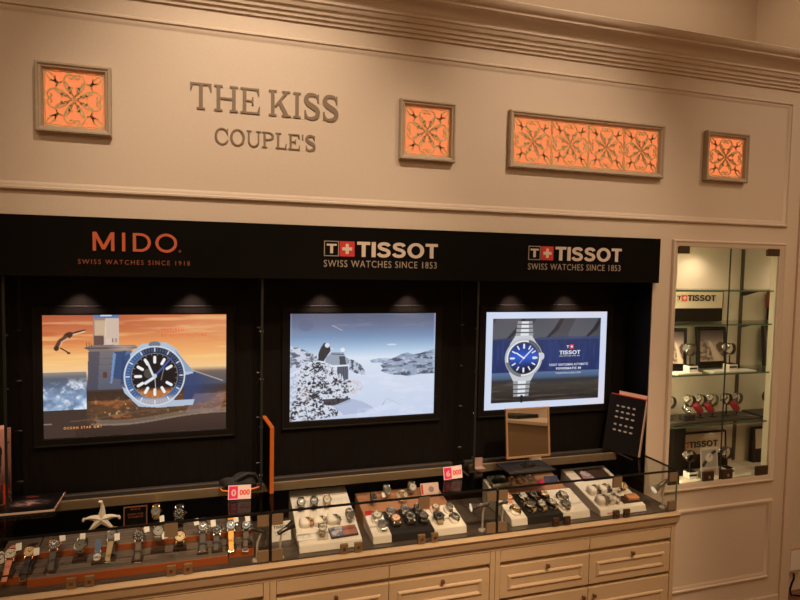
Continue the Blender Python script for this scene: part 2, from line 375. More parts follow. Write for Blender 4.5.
def sans(ch):
    if ch == 'T': return .74, [[(.26,0),(.48,0),(.48,.80),(.74,.80),(.74,1),(0,1),(0,.80),(.26,.80)]]
    if ch == 'I': return .23, [[(0,0),(.23,0),(.23,1),(0,1)]]
    if ch == 'O': return 1.0, [('ring', ell(.5,.5,.5,.52,0,360,36), ell(.5,.5,.27,.32,0,360,36))]
    if ch == 'S':
        c = [(.68,.76),(.60,.87),(.40,.91),(.20,.86),(.135,.72),(.21,.60),(.40,.53),(.60,.45),(.675,.30),(.60,.15),(.40,.09),(.18,.13),(.08,.26)]
        P = []
        for k in range(len(c)-1):
            p = [Vector(c[max(0, min(len(c)-1, k+j))]) for j in (-1,0,1,2)]
            for q in range(3):
                u = q/3; P.append(.5*((2*p[1])+(-p[0]+p[2])*u+(2*p[0]-5*p[1]+4*p[2]-p[3])*u*u+(-p[0]+3*p[1]-3*p[2]+p[3])*u**3))
        P.append(Vector(c[-1])); o, i = [], []
        for k, p in enumerate(P):
            d = (P[min(k+1, len(P)-1)]-P[max(k-1, 0)]).normalized(); nn = Vector((-d.y, d.x))*.105; o.append(tuple(p+nn)); i.append(tuple(p-nn))
        return .80, [('ring', o, i)]
    if ch == 'M': return 1.0, [[(0,0),(.15,0),(.15,.68),(.43,.08),(.57,.08),(.85,.68),(.85,0),(1,0),(1,1),(.83,1),(.5,.30),(.17,1),(0,1)]]
    if ch == 'i': return .15, [[(0,0),(.15,0),(.15,1),(0,1)]]
    if ch == 'D': 
        return .72, [[(0,0),(.15,0),(.15,1),(0,1)], ('ring', [(.15,1)]+ell(.36,.5,.50,.50,90,-90,16)+[(.15,0)], [(.15,.865)]+ell(.36,.5,.355,.365,90,-90,16)+[(.15,.135)])]
    if ch == 'o': return 1.06, [('ring', ell(.53,.5,.53,.52,0,360,36), ell(.53,.5,.385,.375,0,360,36))]
def sans_word(name, word, x0, x1, z0, z1, y, m, parent, gap=.08, dep=.002):
    gl = [sans(c) for c in word]; tot = sum(w for w, _ in gl)+gap*(len(gl)-1); k = (x1-x0)/tot; x = x0; bm = B()
    for w, polys in gl: glyph_mesh(bm, polys, x, z0, k, z1-z0, y, dep); x += (w+gap)*k
    return obj(name, bm, m, parent)
def serif_line(parent, word, x0, x1, z0, z1, y):
    gl = [glyph(c) for c in word]; gap = .10
    tot = sum(w for w, _ in gl)+gap*(len(gl)-1); k = (x1-x0)/tot; h = z1-z0; x = x0
    for ch, (w, polys) in zip(word, gl):
        if polys:
            bm = B(); glyph_mesh(bm, polys, x, z0, k, h, y, .004)
            obj('letter', bm, LETTERP, parent)
        x += (w+gap)*k
sg = thing('wall_lettering', 'raised brown serif lettering reading THE KISS COUPLE\'S on the cream wall', 'sign', (0,0,0))
serif_line(sg, 'THE', -.071, .168, 2.237, 2.328, 0)
serif_line(sg, 'KISS', .199, .456, 2.237, 2.330, 0)
serif_line(sg, "COUPLE'S", .011, .371, 2.121, 2.178, 0)

# ------------------------------------------------------------------ fascia over the niche
fa = thing('sign_fascia', 'long black fascia board with three brand names above the niche', 'sign board', (0,-.03,1.645))
o = onebox('board', (W0, 1.927, 0, .0295, 0, .199), BLACK, fa, bev=.001)
def fx(z): return z-1.645
def tissot(parent, x0, z0, k, y, white, sub, edge=True, M=None, red=LOGORED, subline=True):
    """T square, red cross square, name; k = metres for the whole 0.452 wide line"""
    s = k/.452
    bm = B(); frame(bm, x0, x0+.056*s, z0, z0+.057*s, [(0,y),(0,y-.002),(.003*s,y-.002),(.003*s,y)]); o1 = obj('logo_square', bm, GREYTX, parent)
    t = sans_word('logo_letter', 'T', x0+.010*s, x0+.047*s, z0+.011*s, z0+.046*s, y, white, parent)
    bm = B(); box(bm, x0+.059*s, x0+.116*s, y-.002, y, z0, z0+.057*s); o2 = obj('logo_flag', bm, red, parent)
    bm = B(); c = x0+.0875*s; d = z0+.0285*s
    a_, b_ = .019*s, .006*s; prism(bm, [(c-a_,d-b_),(c-b_,d-b_),(c-b_,d-a_),(c+b_,d-a_),(c+b_,d-b_),(c+a_,d-b_),(c+a_,d+b_),(c+b_,d+b_),(c+b_,d+a_),(c-b_,d+a_),(c-b_,d+b_),(c-a_,d+b_)], XZ, y-.0035, y-.002); o3 = obj('logo_cross', bm, TXTWH, parent)
    n = sans_word('brand_name', 'TISSOT', x0+.126*s, x0+.452*s, z0, z0+.057*s, y, white, parent, .085, .002)
    r = [o1, t, o2, o3, n]
    if sub: r.append(text('tagline', sub, x0, x0+.449*s, z0-.040*s, z0-.014*s, y, GREYTX, parent, .0, .0015, space=1.15))
    if M is not None:
        for q in r: q.matrix_local = M @ q.matrix_local
    return r
sans_word('brand_name', 'MiDo', -.378, -.113, fx(1.732), fx(1.795), -.0002, MIDOC, fa, .36, .003)['label'] = 'orange-red MIDO lettering'
text('registered_mark', 'o', -.108, -.100, fx(1.733), fx(1.741), -.0002, MIDOD, fa)
text('tagline', 'SWISS WATCHES SINCE 1918', -.423, -.071, fx(1.687), fx(1.703), -.0002, MIDOD, fa, .0, .0015, space=1.35)['label'] = 'small dim orange tagline'
for xx, zz in ((.402, 1.732), (1.260, 1.736)):
    for o in tissot(fa, xx, fx(zz), .454 if xx < 1 else .460, -.0002, TXTWH, 'SWISS WATCHES SINCE 1853'): pass

# niche downlights (recessed in the ceiling of the niche)
def spot(name, loc, target, power, size, blend, color, radius, parent=None):
    l = bpy.data.lights.new(name, 'SPOT'); l.energy = power; l.spot_size = R(size); l.spot_blend = blend; l.color = color; l.shadow_soft_size = radius
    o = bpy.data.objects.new(name, l); COL.objects.link(o); o.location = loc
    o.rotation_euler = (Vector(target)-Vector(loc)).to_track_quat('-Z', 'Y').to_euler()
    return o
NICHE_L = ((-.455,'above the left end of the orange sky screen'),(-.07,'above the right end of the orange sky screen'),(.43,'above the left end of the mountain screen'),
           (.80,'above the right end of the mountain screen'),(1.29,'above the left end of the white-bordered screen'),(1.57,'above the right end of the white-bordered screen'))
LENS = mat('lamp_lens', (.9,.8,.7), .3, emit=(1,.75,.6), estr=3)
for x, w in NICHE_L:
    t = thing('niche_downlight', 'tiny recessed downlight '+w, 'downlight', (x,.10,1.645), group='niche downlights under the black fascia')
    bm = B(); lathe(bm, [(.014,-.0002),(.014,-.004),(.022,-.004),(.022,-.0002)], 20); obj('rim', bm, BLACKM, t, True)
    bm = B(); lathe(bm, [(0,-.001),(.0135,-.001)], 16); obj('lens', bm, LENS, t)
    s = spot('niche_spot', (x,.10,1.636), (x,.158,1.40), 6.5, 74, .9, (1,.72,.62), .006)

# ------------------------------------------------------------------ procedural pictures
rs = np.random.RandomState(3)
def vnoise(H, W, sx, sy, seed=0):
    r = np.random.RandomState(seed); gy, gx = int(H/sy)+3, int(W/sx)+3; g = r.rand(gy, gx)
    y = np.arange(H)/sy; x = np.arange(W)/sx; yi = y.astype(int); xi = x.astype(int)
    fy = (y-yi)[:,None]; fx_ = (x-xi)[None,:]; fy = fy*fy*(3-2*fy); fx_ = fx_*fx_*(3-2*fx_)
    a = g[yi][:,xi]; b = g[yi][:,xi+1]; c = g[yi+1][:,xi]; d = g[yi+1][:,xi+1]
    return (a*(1-fx_)+b*fx_)*(1-fy)+(c*(1-fx_)+d*fx_)*fy
def fbm(H, W, sx, sy, o=4, seed=0):
    r = 0; a = .5; t = 0
    for k in range(o): r = r+a*vnoise(H, W, max(1.5, sx/2**k), max(1.5, sy/2**k), seed+k*17); t += a; a *= .55
    return r/t
class Pic:
    def __init__(s, w, h, res=2):     # w, h = drawing units
        s.W, s.H = int(w*res), int(h*res); s.k = res
        s.U, s.V = np.meshgrid((np.arange(s.W)+.5)/res, (np.arange(s.H)+.5)/res)
        s.a = np.zeros((s.H, s.W, 3))
    def put(s, m, c, al=1.):
        m = np.clip(m, 0, 1)[...,None]*al; c = np.asarray(c, float)
        if c.max() > 1.5: c = c/255
        s.a = s.a*(1-m)+c*m
    def grad(s, stops):
        ys = [p for p, _ in stops]; cs = np.array([c for _, c in stops], float)/255
        s.a = np.stack([np.interp(s.V, ys, cs[:,i]) for i in range(3)], -1)
    def gradc(s, stops):
        ys = [p for p, _ in stops]; cs = np.array([c for _, c in stops], float)/255
        return np.stack([np.interp(s.V, ys, cs[:,i]) for i in range(3)], -1)
    def rect(s, x0, y0, x1, y1, c, al=1., m=1.):
        k = s.k
        s.put(np.clip((s.U-x0)*k+.5,0,1)*np.clip((x1-s.U)*k+.5,0,1)*np.clip((s.V-y0)*k+.5,0,1)*np.clip((y1-s.V)*k+.5,0,1)*m, c, al)
    def ellm(s, cx, cy, rx, ry, rot=0):
        c, n = math.cos(R(rot)), math.sin(R(rot)); x = (s.U-cx)*c+(s.V-cy)*n; y = -(s.U-cx)*n+(s.V-cy)*c
        d = np.sqrt((x/rx)**2+(y/ry)**2); return np.clip((1-d)*min(rx, ry)*s.k+.5, 0, 1)
    def ell(s, cx, cy, rx, ry, c, al=1., rot=0): s.put(s.ellm(cx, cy, rx, ry, rot), c, al)
    def line(s, pts, w, c, al=1.):
        m = np.zeros_like(s.U)
        for (x0, y0), (x1, y1) in zip(pts, pts[1:]):
            dx, dy = x1-x0, y1-y0; t = np.clip(((s.U-x0)*dx+(s.V-y0)*dy)/(dx*dx+dy*dy+1e-9), 0, 1)
            d = np.hypot(s.U-x0-t*dx, s.V-y0-t*dy); m = np.maximum(m, np.clip((w/2-d)*s.k+.5, 0, 1))
        s.put(m, c, al)
    def polym(s, pts):
        m = np.zeros_like(s.U, bool); n = len(pts)
        for i in range(n):
            (x0, y0), (x1, y1) = pts[i], pts[(i+1) % n]
            if y0 == y1: continue
            cond = ((y0 > s.V) != (y1 > s.V)) & (s.U < (x1-x0)*(s.V-y0)/(y1-y0)+x0); m ^= cond
        return m.astype(float)
    def poly(s, pts, c, al=1., m=1.): s.put(s.polym(pts)*m, c, al)

def watch_face(p, cx, cy, r, dial, ring, mark, hand1, hand2, transparent_low=False):
    p.ell(cx, cy, r, r*1.0, ring)
    for k in range(60):
        a = R(k*6); p.line([(cx+r*.90*math.sin(a), cy-r*.90*math.cos(a)), (cx+r*.97*math.sin(a), cy-r*.97*math.cos(a))], .35, (210,220,235), .5)
# screen 1: harbour tower at sunset, diver and a blue dive watch
def pic_one():
    p = Pic(184, 123, 2); H, W = p.H, p.W
    p.grad([(0,(176,92,60)),(14,(194,108,68)),(30,(228,150,88)),(46,(243,190,120)),(58,(240,200,150)),(63,(170,150,130)),(72,(96,92,98)),(123,(70,52,44))])
    pe = np.clip((p.U-70)/110, 0, 1)*np.clip(1-p.V/62, 0, 1); p.put(pe, (238,178,122), .7)
    p.put(np.clip(1-p.V/11,0,1)*np.clip((p.U-40)/60,0,1), (214,112,66), .6)
    n = fbm(H, W, 90, 9, 4, 5); p.put(np.clip((n-.5)*5,0,1)*np.clip(1-p.V/44,0,1)*np.clip(1-p.U/120,.25,1), (176,78,44), .7)
    n = fbm(H, W, 120, 8, 4, 11); p.put(np.clip((n-.55)*5,0,1)*(p.V < 58), (252,214,150), .45)
    # sea left
    n = fbm(H, W, 26, 22, 5, 21); sea = (p.U < 41)*(p.V > 57)*(p.V < 95)
    p.put(sea*1., p.gradc([(57,(150,140,132)),(64,(88,92,104)),(76,(120,140,170)),(95,(160,190,225))]))
    p.put(sea*np.clip((n-.46)*7,0,1)*np.clip((p.V-62)/8,0,1), (226,234,246), .92); n3 = fbm(H, W, 9, 9, 4, 61); p.put(sea*np.clip((n3-.55)*8,0,1)*np.clip((p.V-64)/8,0,1), (238,242,250), .7)
    p.put(sea*np.clip((.45-n)*6,0,1)*np.clip((p.V-60)/10,0,1), (72,86,112), .55)
    # right sea
    p.put((p.U > 120)*np.clip((p.V-55)/5,0,1), p.gradc([(50,(170,140,115)),(62,(98,86,84)),(80,(80,78,84)),(100,(84,60,44))]), .9)
    # lower city part
    low = ((p.U > 41)*(p.V > 74)+(p.V > 95)*(p.U <= 41) > 0)*1.
    p.put(low*np.clip((p.V-70)/8,0,1), p.gradc([(74,(58,45,40)),(88,(98,64,42)),(100,(92,66,46)),(123,(56,42,38))]))
    n = fbm(H, W, 20, 9, 4, 31); p.put(low*np.clip((n-.5)*6,0,1)*(p.V > 82)*(p.V < 108)*(p.U > 45), (186,108,56), .55)
    n2 = fbm(H, W, 9, 6, 3, 77); p.put(low*np.clip((n2-.68)*9,0,1)*(p.V > 84)*(p.V < 104)*(p.U > 45), (255,196,126), .75); n4 = fbm(H, W, 14, 4, 4, 99); p.put(low*np.clip((n4-.5)*5,0,1)*(p.V > 76)*(p.V < 108), (64,50,42), .5)
    p.rect(45,88,100,90,(150,92,52),.6); p.rect(41,78,84,87,(56,42,36),.75)
    p.put((p.U < 41)*(p.V > 95)*1., (64,50,44)); p.rect(0,108,8,109.2,(150,140,130),.8)
    # tower
    for x in np.arange(0, 1, 1): pass
    p.rect(48,0,73,34,(205,182,165)); p.put(p.polym([(48,0),(60,0),(58,34),(48,34)]), (128,96,84), .65); p.rect(48,0,73,3.5,(92,120,166)); p.rect(55,0,66,1.6,(210,215,225))
    for i in range(5):
        for j in range(5): p.line([(49.5+i*2.2,6+j*3.2),(51.5+i*2.2,9+j*3.2)],.7,(232,205,165),.9); p.line([(51.5+i*2.2,6+j*3.2),(49.5+i*2.2,9+j*3.2)],.7,(232,205,165),.7)
    p.rect(48.5,21,58,33,(94,70,66),.9); p.rect(60,24,66,32,(214,190,178),.9); p.rect(66,24,67.5,28,(120,98,92),.8); p.rect(69,24,71,28,(150,130,120),.8)
    p.put(p.polym([(40,32.5),(48,30.5),(88,31),(92,33),(84,37),(44,37)]), (128,112,108)); p.line([(40,33.5),(90,34)],1.2,(66,60,66),.9)
    p.line([(41.5,28),(41.5,32)],.5,(60,50,50)); p.line([(44,28),(44,32)],.5,(60,50,50)); p.line([(46,29),(46,32)],.5,(60,50,50))
    p.put(p.polym([(43,37),(86,37),(86,76),(42,76)]), p.gradc([(37,(116,108,110)),(60,(98,98,110)),(76,(86,90,108))])); p.put(p.polym([(43,37),(54,37),(52,76),(42,76)]), (62,60,74), .55)
    for yy in (44,50,56,62): p.line([(43,yy),(86,yy+.6)],.5,(80,78,86),.6)
    p.rect(57,58,61,64,(92,58,50))
    p.put(np.clip(1-np.hypot((p.U-78)/18,(p.V-34)/4),0,1), (250,225,200), .5)
    # diver
    dk = (64,40,32)
    p.line([(40,15.5),(33,17),(28,18.5)],1.8,dk); p.line([(40,16.5),(33,18.6),(27,20)],1.2,(232,190,160)); p.ell(24,20.5,5,3,dk,rot=-30); p.line([(22,22),(16,26),(13.5,31)],3.6,(86,56,46)); p.ell(13,33,2.4,2.6,dk)
    p.line([(24,23),(18,27),(17.5,30)],1.3,(226,170,140)); p.line([(17,33),(22,36),(25,38.5)],1.2,dk); p.ell(24.5,38,1.6,1,dk)
    # foreground wave / reflection band
    xs = np.linspace(0,184,60)
    def wave(x, y0): return y0+6.0*np.cos((x-62)/184*math.pi*3.1+.2)*np.exp(-((x-85)/95)**2)
    wv = 106+7*np.cos((p.U-62)/52)*np.exp(-((p.U-90)/80)**2)
    p.put((p.V > wv-5)*(p.V < wv)*(p.U > 50), (136,120,104), .55); p.put((p.V > wv)*(p.U > 30)*1., p.gradc([(98,(74,54,50)),(123,(54,40,36))]), .95)
    p.put((np.abs(p.V-wv) < .9)*(p.U > 45)*1., (160,146,126), .55); wv2 = 103+4*np.cos((p.U-20)/30); p.put((np.abs(p.V-wv2) < .7)*(p.U > 25)*(p.U < 120)*1., (130,112,94), .35)
    # strap left, right
    p.poly([(67,38),(80,37),(96,42),(86,72),(74,66),(64,64)], (54,76,116)); p.poly([(67,38),(70,40),(66,70),(64,70)], (112,140,184)); p.poly([(80,37),(96,42),(90,52),(78,46)], (88,108,146)); p.poly([(76,44),(82,40),(88,44),(80,70),(74,72)], (44,66,108), .7)
    sf = np.clip((186-p.U)/38,0,1); p.poly([(139,60),(150,60),(184,70),(178,92),(150,95),(138,92)], (46,66,112), .85, sf); p.put(p.polym([(150,84),(184,84),(176,104),(140,104)]), (150,130,140), .4)
    p.line([(132,48),(150,60),(180,71)],1.2,(190,180,160),.8)
    # watch
    cx, cy, r = 108.6, 63.8, 29.8
    p.poly([(84,40),(96,30),(120,29),(131,36),(144,58),(149,62),(140,64),(128,90),(150,90),(148,96),(112,97),(92,95),(78,80),(76,74),(84,78)], (176,190,208)); p.poly([(129,36),(146,57),(150,61),(138,60)], (140,160,190))
    p.ell(108.5, 31, 6, 3.2, (110,120,140)); p.ell(cx, cy, r+1.6, r+1.6, (206,214,224)); p.ell(cx, cy, r, r, (56,90,140)); p.ell(cx, cy, r-6.0, r-6.0, (150,160,176))
    dm = p.ellm(cx, cy, r-6.5, r-6.5); p.put(dm, (22,20,24))
    p.put(dm*np.clip((p.V-75)/5,0,1), (206,128,66), .85); p.put(p.ellm(cx,cy,r,r)*(1-p.ellm(cx,cy,r-6,r-6))*np.clip((p.V-83)/5,0,1), (216,196,190), .7)
    p.put(p.ellm(cx,cy,r,r)*(1-p.ellm(cx,cy,r-6,r-6))*np.clip(((p.U-cx)-(p.V-cy)-8)/8,0,1), (30,34,52), .75)
    for k in range(60):
        a = R(k*6); w = .5 if k % 5 else 1.5
        p.line([(cx+(r-4)*math.sin(a), cy-(r-4)*math.cos(a)), (cx+(r-1)*math.sin(a), cy-(r-1)*math.cos(a))], w, (220,230,242), .85 if k % 5 == 0 else .45)
    p.ell(cx, cy, r-6.4, r-6.4, (190,200,215), .0)
    for k in range(12):
        a = R(k*30); r0, r1 = (12.5, 19.5)
        if k == 3: continue
        p.line([(cx+r0*1.15*math.sin(a), cy-r0*1.15*math.cos(a)), (cx+r1*math.sin(a), cy-r1*math.cos(a))], 3.0, (240,240,240))
    for k in range(24):
        a = R(k*15+7); p.line([(cx+21.5*math.sin(a), cy-21.5*math.cos(a)), (cx+23*math.sin(a), cy-23*math.cos(a))], .6, (200,170,140), .8)
    p.ell(102, 61, 4.5, 5, (150,150,130), .4)
    p.line([(cx-1,cy+1),(101,49)],2.2,(225,230,235)); p.line([(cx,cy),(118,54),(125,46)],2.0,(66,88,160)); p.line([(cx,cy+1),(99,71)],3.0,(225,230,238)); p.line([(cx,cy),(cx+1,81)],.7,(210,210,215)); p.ell(cx,cy,2.2,2.2,(190,205,225)); p.line([(118,56),(115,68)],1.0,(190,190,190),.6)
    return p.a
# screen 2: glacier panorama
def pic_two():
    p = Pic(146, 109, 2.5); H, W = p.H, p.W
    p.grad([(0,(92,98,120)),(12,(104,114,142)),(24,(120,146,182)),(38,(176,200,226)),(46,(216,226,240)),(52,(212,222,238)),(70,(206,216,236)),(109,(196,208,232))])
    n = fbm(H, W, 60, 10, 4, 3); p.put(np.clip((n-.55)*4,0,1)*(p.V < 30), (150,156,172), .25); p.ell(100,33,5,.9,(226,232,240),.7); p.ell(15,12,7,6,(88,96,128),.35)
    C = lambda pts: [(x/5.16-5.5, y/5.16-3.6) for x, y in pts]
    n1 = fbm(H, W, 10, 7, 5, 8); n2 = fbm(H, W, 6, 9, 4, 19)
    far = p.polym(C([(430,272),(470,262),(520,262),(560,270),(520,290),(440,285)])); p.put(far, (176,190,212)); p.put(far*np.clip((n1-.5)*8,0,1), (110,124,150), .6)
    rm = p.polym(C([(485,300),(520,275),(560,260),(600,240),(630,234),(660,245),(700,240),(740,228),(775,218),(790,218),(790,356),(700,355),(640,366),(600,358),(540,352),(500,338),(488,330),(500,318)]))
    p.put(rm, (150,164,188)); sh = fbm(H, W, 22, 5, 4, 41); p.put(rm*np.clip((sh-.44)*6,0,1), (66,74,94), .85); p.put(rm*np.clip((n1-.6)*9,0,1), (212,220,232), .6)
    lm = p.polym(C([(20,185),(60,190),(110,215),(160,238),(170,300),(90,300),(20,335)])); p.put(lm, (200,208,224)); p.put(lm*np.clip((n1-.5)*8,0,1)*(p.V < 55), (84,88,104), .9)
    rr = p.polym(C([(310,255),(350,270),(385,295),(408,335),(405,350),(360,340),(325,320)])); p.put(rr, (184,194,212)); p.put(rr*np.clip((n2-.45)*8,0,1), (66,70,84), .9)
    mm = p.polym(C([(20,360),(70,320),(95,285),(140,264),(180,275),(250,300),(270,330),(320,365),(350,400),(355,430),(310,445),(335,490),(280,505),(240,500),(300,560),(20,590)]))
    p.put(mm, (206,212,226)); k = fbm(H, W, 11, 7, 5, 55)*.5+fbm(H, W, 4, 4, 4, 56)*.5; k = (k-k.mean())/k.std(); p.put(mm*np.clip((k+.1)*2.2,0,1), (74,74,86), .85); p.put(mm*np.clip((k-.5)*2.5,0,1), (36,36,44), .9); k = k*.12+.5
    k2 = fbm(H, W, 5, 3, 3, 66); p.put(mm*np.clip((k2-.60)*9,0,1), (222,228,240), .8)
    sn = p.polym(C([(20,340),(70,335),(65,440),(20,530)])); p.put(sn, (206,216,236), .8)
    wm = p.ellm(14,80,5,9)+p.ellm(62,76,9,7); p.put(np.clip(wm,0,1)*np.clip((k-.45)*8,0,1), (196,170,156), .45); bs = p.polym(C([(190,470),(330,470),(335,490),(260,508),(200,500)])); p.put(bs, (46,44,50), .85)
    fg = p.polym(C([(335,475),(390,490),(440,520),(470,548),(300,560),(240,510)])); p.put(fg, (172,184,212), .9)
    # observatory
    p.poly(C([(165,265),(168,225),(180,195),(195,172),(222,178),(228,215),(205,250),(195,270)]), (52,52,58)); p.ell(35.4,32.4,2.4,2.4,(216,220,228)); p.ell(50.5,37.4,2.2,2.2,(226,230,236)); p.ell(40,36,1.2,1,(200,205,215))
    p.poly(C([(205,250),(235,222),(295,225),(300,245),(318,260),(316,290),(240,292),(200,275)]), (150,160,178)); p.poly(C([(272,245),(300,245),(308,290),(275,290)]), (70,74,86)); p.poly(C([(262,300),(318,300),(320,370),(296,375),(288,340),(262,335)]), (92,98,112)); p.line(C([(180,285),(240,300),(320,296)]),1.0,(226,230,240)); p.line(C([(235,232),(292,236)]),.8,(60,62,72))
    for xx in (270,282,294,306): p.line(C([(xx,302),(xx+2,362)]),.6,(52,56,66))
    tr = C([(500,520),(520,482),(560,500),(610,530)]); p.line(tr,.5,(170,178,200),.8); p.line(C([(500,520),(508,505)]),.6,(140,150,170)); p.line(C([(235,82),(285,108)]),.8,(190,194,206),.7)
    n = fbm(H, W, 40, 12, 3, 90); p.put((p.V > 62)*(p.U > 66)*np.clip((n-.5)*3,0,1), (222,228,244), .6)
    e = np.clip(1-p.U/1.6,0,1)+np.clip((p.U-143.6)/1.8,0,1); p.put(e, (196,210,236), .5)
    return p.a
# screen 3: steel watch with blue dial on a blue carriage, white border
def pic_three():
    p = Pic(120, 94, 3); H, W = p.H, p.W
    p.a[:] = np.array((206,216,238))/255; p.put(np.clip((p.U-85)/30,0,1)*np.clip((p.V-60)/25,0,1)+np.clip(1-p.V/6,0,1)*np.clip((p.U-60)/40,0,1), (232,214,226), .5)
    C = lambda x, y: (x/5.45-6.6, y/5.45-7.2)
    m = np.clip((p.U-6.2)*3,0,1)*np.clip((113.6-p.U)*3,0,1)*np.clip((p.V-6.2)*3,0,1)*np.clip((87.6-p.V)*3,0,1)
    g = p.gradc([(6,(62,62,68)),(24,(74,76,86)),(28,(34,52,96)),(58,(28,46,96)),(59,(84,112,150)),(64,(70,92,124)),(67,(44,48,56)),(72,(62,58,54)),(88,(30,28,30))]); p.put(m, g)
    for x0 in (18,56,96):
        a = p.polym([(x0-8,6),(x0+16,6),(x0+10,16),(x0+2,25),(x0-14,27),(x0-16,22)])*m; p.put(a, (96,100,110), .55)
        b = p.polym([(x0+16,6),(x0+20,6),(x0+14,18),(x0+4,26),(x0+2,25),(x0+10,16)])*m; p.put(b, (30,32,38), .7)
    n = fbm(H, W, 90, 6, 4, 4); p.put(m*np.clip((n-.5)*5,0,1)*(p.V > 64), (96,88,76), .6)
    n = vnoise(H, W, 7, 60, 9); p.put(m*np.clip((n-.5)*3,0,1)*(p.V > 27)*(p.V < 57), (42,66,128), .6)
    p.put(m*(p.V > 24.5)*(p.V < 27.5)*(p.U > 50), (58,72,112), .8)
    # bracelet
    def link_(y0, y1, w): 
        cx = 36.0+(y0-42)*-.03
        p.rect(cx-w,y0,cx+w,y1,(150,154,160)); p.rect(cx-w*.45,y0+.3,cx+w*.5,y1-.4,(222,226,230)); p.rect(cx-w,y1-.6,cx+w,y1,(70,74,82))
    for i, (y0, y1) in enumerate(((9,12),(12.4,16),(16.4,20),(20.4,24))): link_(y0, y1, 7.2+.45*i)
    for i, (y0, y1) in enumerate(((66.5,70.5),(71,75),(75.4,79),(79.6,82.5))): link_(y0, y1, 8.2-.25*i)
    p.line([(35.5,82),(35.5,87)],2.5,(20,20,24))
    cx, cy = 36.6, 44.8
    p.poly([(28,23),(44,23),(49,31),(51,44),(48,59),(44,67),(27,67),(23,59),(21,44),(23,31)], (196,200,206)); p.ell(cx,cy,18.2,19,(184,188,194)); p.ell(cx,cy,16.2,17,(232,234,238)); p.ell(cx,cy,15.0,15.8,(70,74,84)); p.ell(54.4,43.5,2.4,3.6,(200,204,210))
    p.put(p.ellm(cx,cy,17.6,18.4)*(1-p.ellm(cx,cy,15,15.8))*(np.abs(np.arctan2(p.V-cy,p.U-cx)+.8) < .5), (60,64,74), .8); p.put(p.ellm(cx,cy,17.6,18.4)*(1-p.ellm(cx,cy,15,15.8))*(np.abs(np.arctan2(p.V-cy,p.U-cx)-2.3) < .6), (90,94,104), .8)
    dm = p.ellm(cx,cy,14,14.8); p.put(dm, p.gradc([(28,(18,34,92)),(44,(44,92,206)),(60,(10,14,36))])); p.put(dm*np.clip(((p.V-cy)-4)/8,0,1)*np.clip(((p.U-cx)+4)/8,0,1), (12,14,34), .7)
    for k in range(12):
        a = R(k*30); p.line([(cx+9.5*math.sin(a),cy-10*math.cos(a)),(cx+12.6*math.sin(a),cy-13.2*math.cos(a))],1.3 if k%3 else 1.8,(225,230,240))
    p.line([(cx,cy),(cx-7,cy-5)],1.3,(230,232,240)); p.line([(cx,cy),(cx+8.5,cy-9)],1.1,(230,232,240)); p.line([(cx,cy),(cx-4,cy+5)],.5,(200,200,210)); p.ell(cx,cy,1,1,(240,240,240)); p.rect(cx+8.5,cy-1.3,cx+12,cy+1.2,(220,224,230))
    return p.a
SCR = pic_mat('lit_screen', 1.0)
BEZ = mat('black_screen_bezel', (.006,.0048,.004), .45, spec=.18)
def screen(label, x0, x1, z0, z1, img, fm=.034):
    t = thing('display_screen', label, 'screen', ((x0+x1)/2,.17,z0)); ox = (x0+x1)/2
    a, b, h = x0-ox, x1-ox, z1-z0
    bm = B(); frame(bm, a-fm, b+fm, -fm, h+fm, [(0,0),(0,-.013),(.002,-.0155),(.006,-.0155),(.009,-.0145),(fm-.006,-.0145),(fm-.002,-.0135),(fm,-.011)]); obj('bezel', bm, BEZ, t)
    picture('screen_picture', img, a, b, 0, h, -.0115, SCR, t)
    onebox('housing', (a-fm+.002, b+fm-.002, -.0105, -.0005, -fm+.002, h+fm-.002), BLACK, t)
    return t
EM_OR = mat('lit_orange_caption', (.1,.02,.01), .5, emit=rgb(228,92,44), estr=1.); EM_WH = mat('lit_white_caption', (.1,.1,.1), .5, emit=rgb(205,212,228), estr=1.)
EM_LO = mat('lit_gold_caption', (.1,.05,.01), .5, emit=rgb(224,150,84), estr=1.); EM_RD = mat('lit_red_logo', (.1,.01,.01), .5, emit=rgb(205,52,58), estr=1.)
s1 = screen('lit screen with an orange sunset, stone tower, diver and large blue watch', -.576, .056, 1.052, 1.500, pic_one())
def cap(t, ox, s, x0, x1, z0, z1, m, zb, bold=0., sp=1.2): return text('caption', s, x0-ox, x1-ox, z0-zb, z1-zb, -.0117, m, t, bold, .0004, space=sp)
ox = (-.576+.056)/2
cap(s1, ox, 'INSPIRED', -.180, -.098, 1.438, 1.449, EM_OR, 1.052, .01, 1.4); cap(s1, ox, 'BY ARCHITECTURE', -.180, -.018, 1.416, 1.427, EM_OR, 1.052, .01, 1.4); cap(s1, ox, 'OCEAN STAR GMT', -.512, -.385, 1.082, 1.091, EM_LO, 1.052, .015, 1.4)
s2 = screen('lit screen showing a snowy glacier, rocky ridge and mountaintop observatory', .304, .926, 1.062, 1.500, pic_two())
s3 = screen('lit screen with a white border, steel watch and blue background', 1.168, 1.798, 1.060, 1.502, pic_three())
ox = (1.168+1.798)/2
sans_word('caption', 'TISSOT', 1.545-ox, 1.657-ox, 1.303-1.06, 1.321-1.06, -.0117, EM_WH, s3, .085, .0004); cap(s3, ox, 'T', 1.582, 1.596, 1.332, 1.345, EM_WH, 1.060, .03)
bm = B(); box(bm, 1.600-ox, 1.620-ox, -.0121, -.0117, 1.329-1.06, 1.349-1.06); obj('logo_flag', bm, EM_RD, s3)
bm = B(); box(bm, 1.604-ox, 1.616-ox, -.0124, -.0121, 1.337-1.06, 1.341-1.06); box(bm, 1.608-ox, 1.612-ox, -.0124, -.0121, 1.333-1.06, 1.345-1.06); obj('logo_cross', bm, EM_WH, s3)
cap(s3, ox, 'SWISS WATCHES SINCE 1853', 1.545, 1.655, 1.293, 1.298, EM_WH, 1.060)
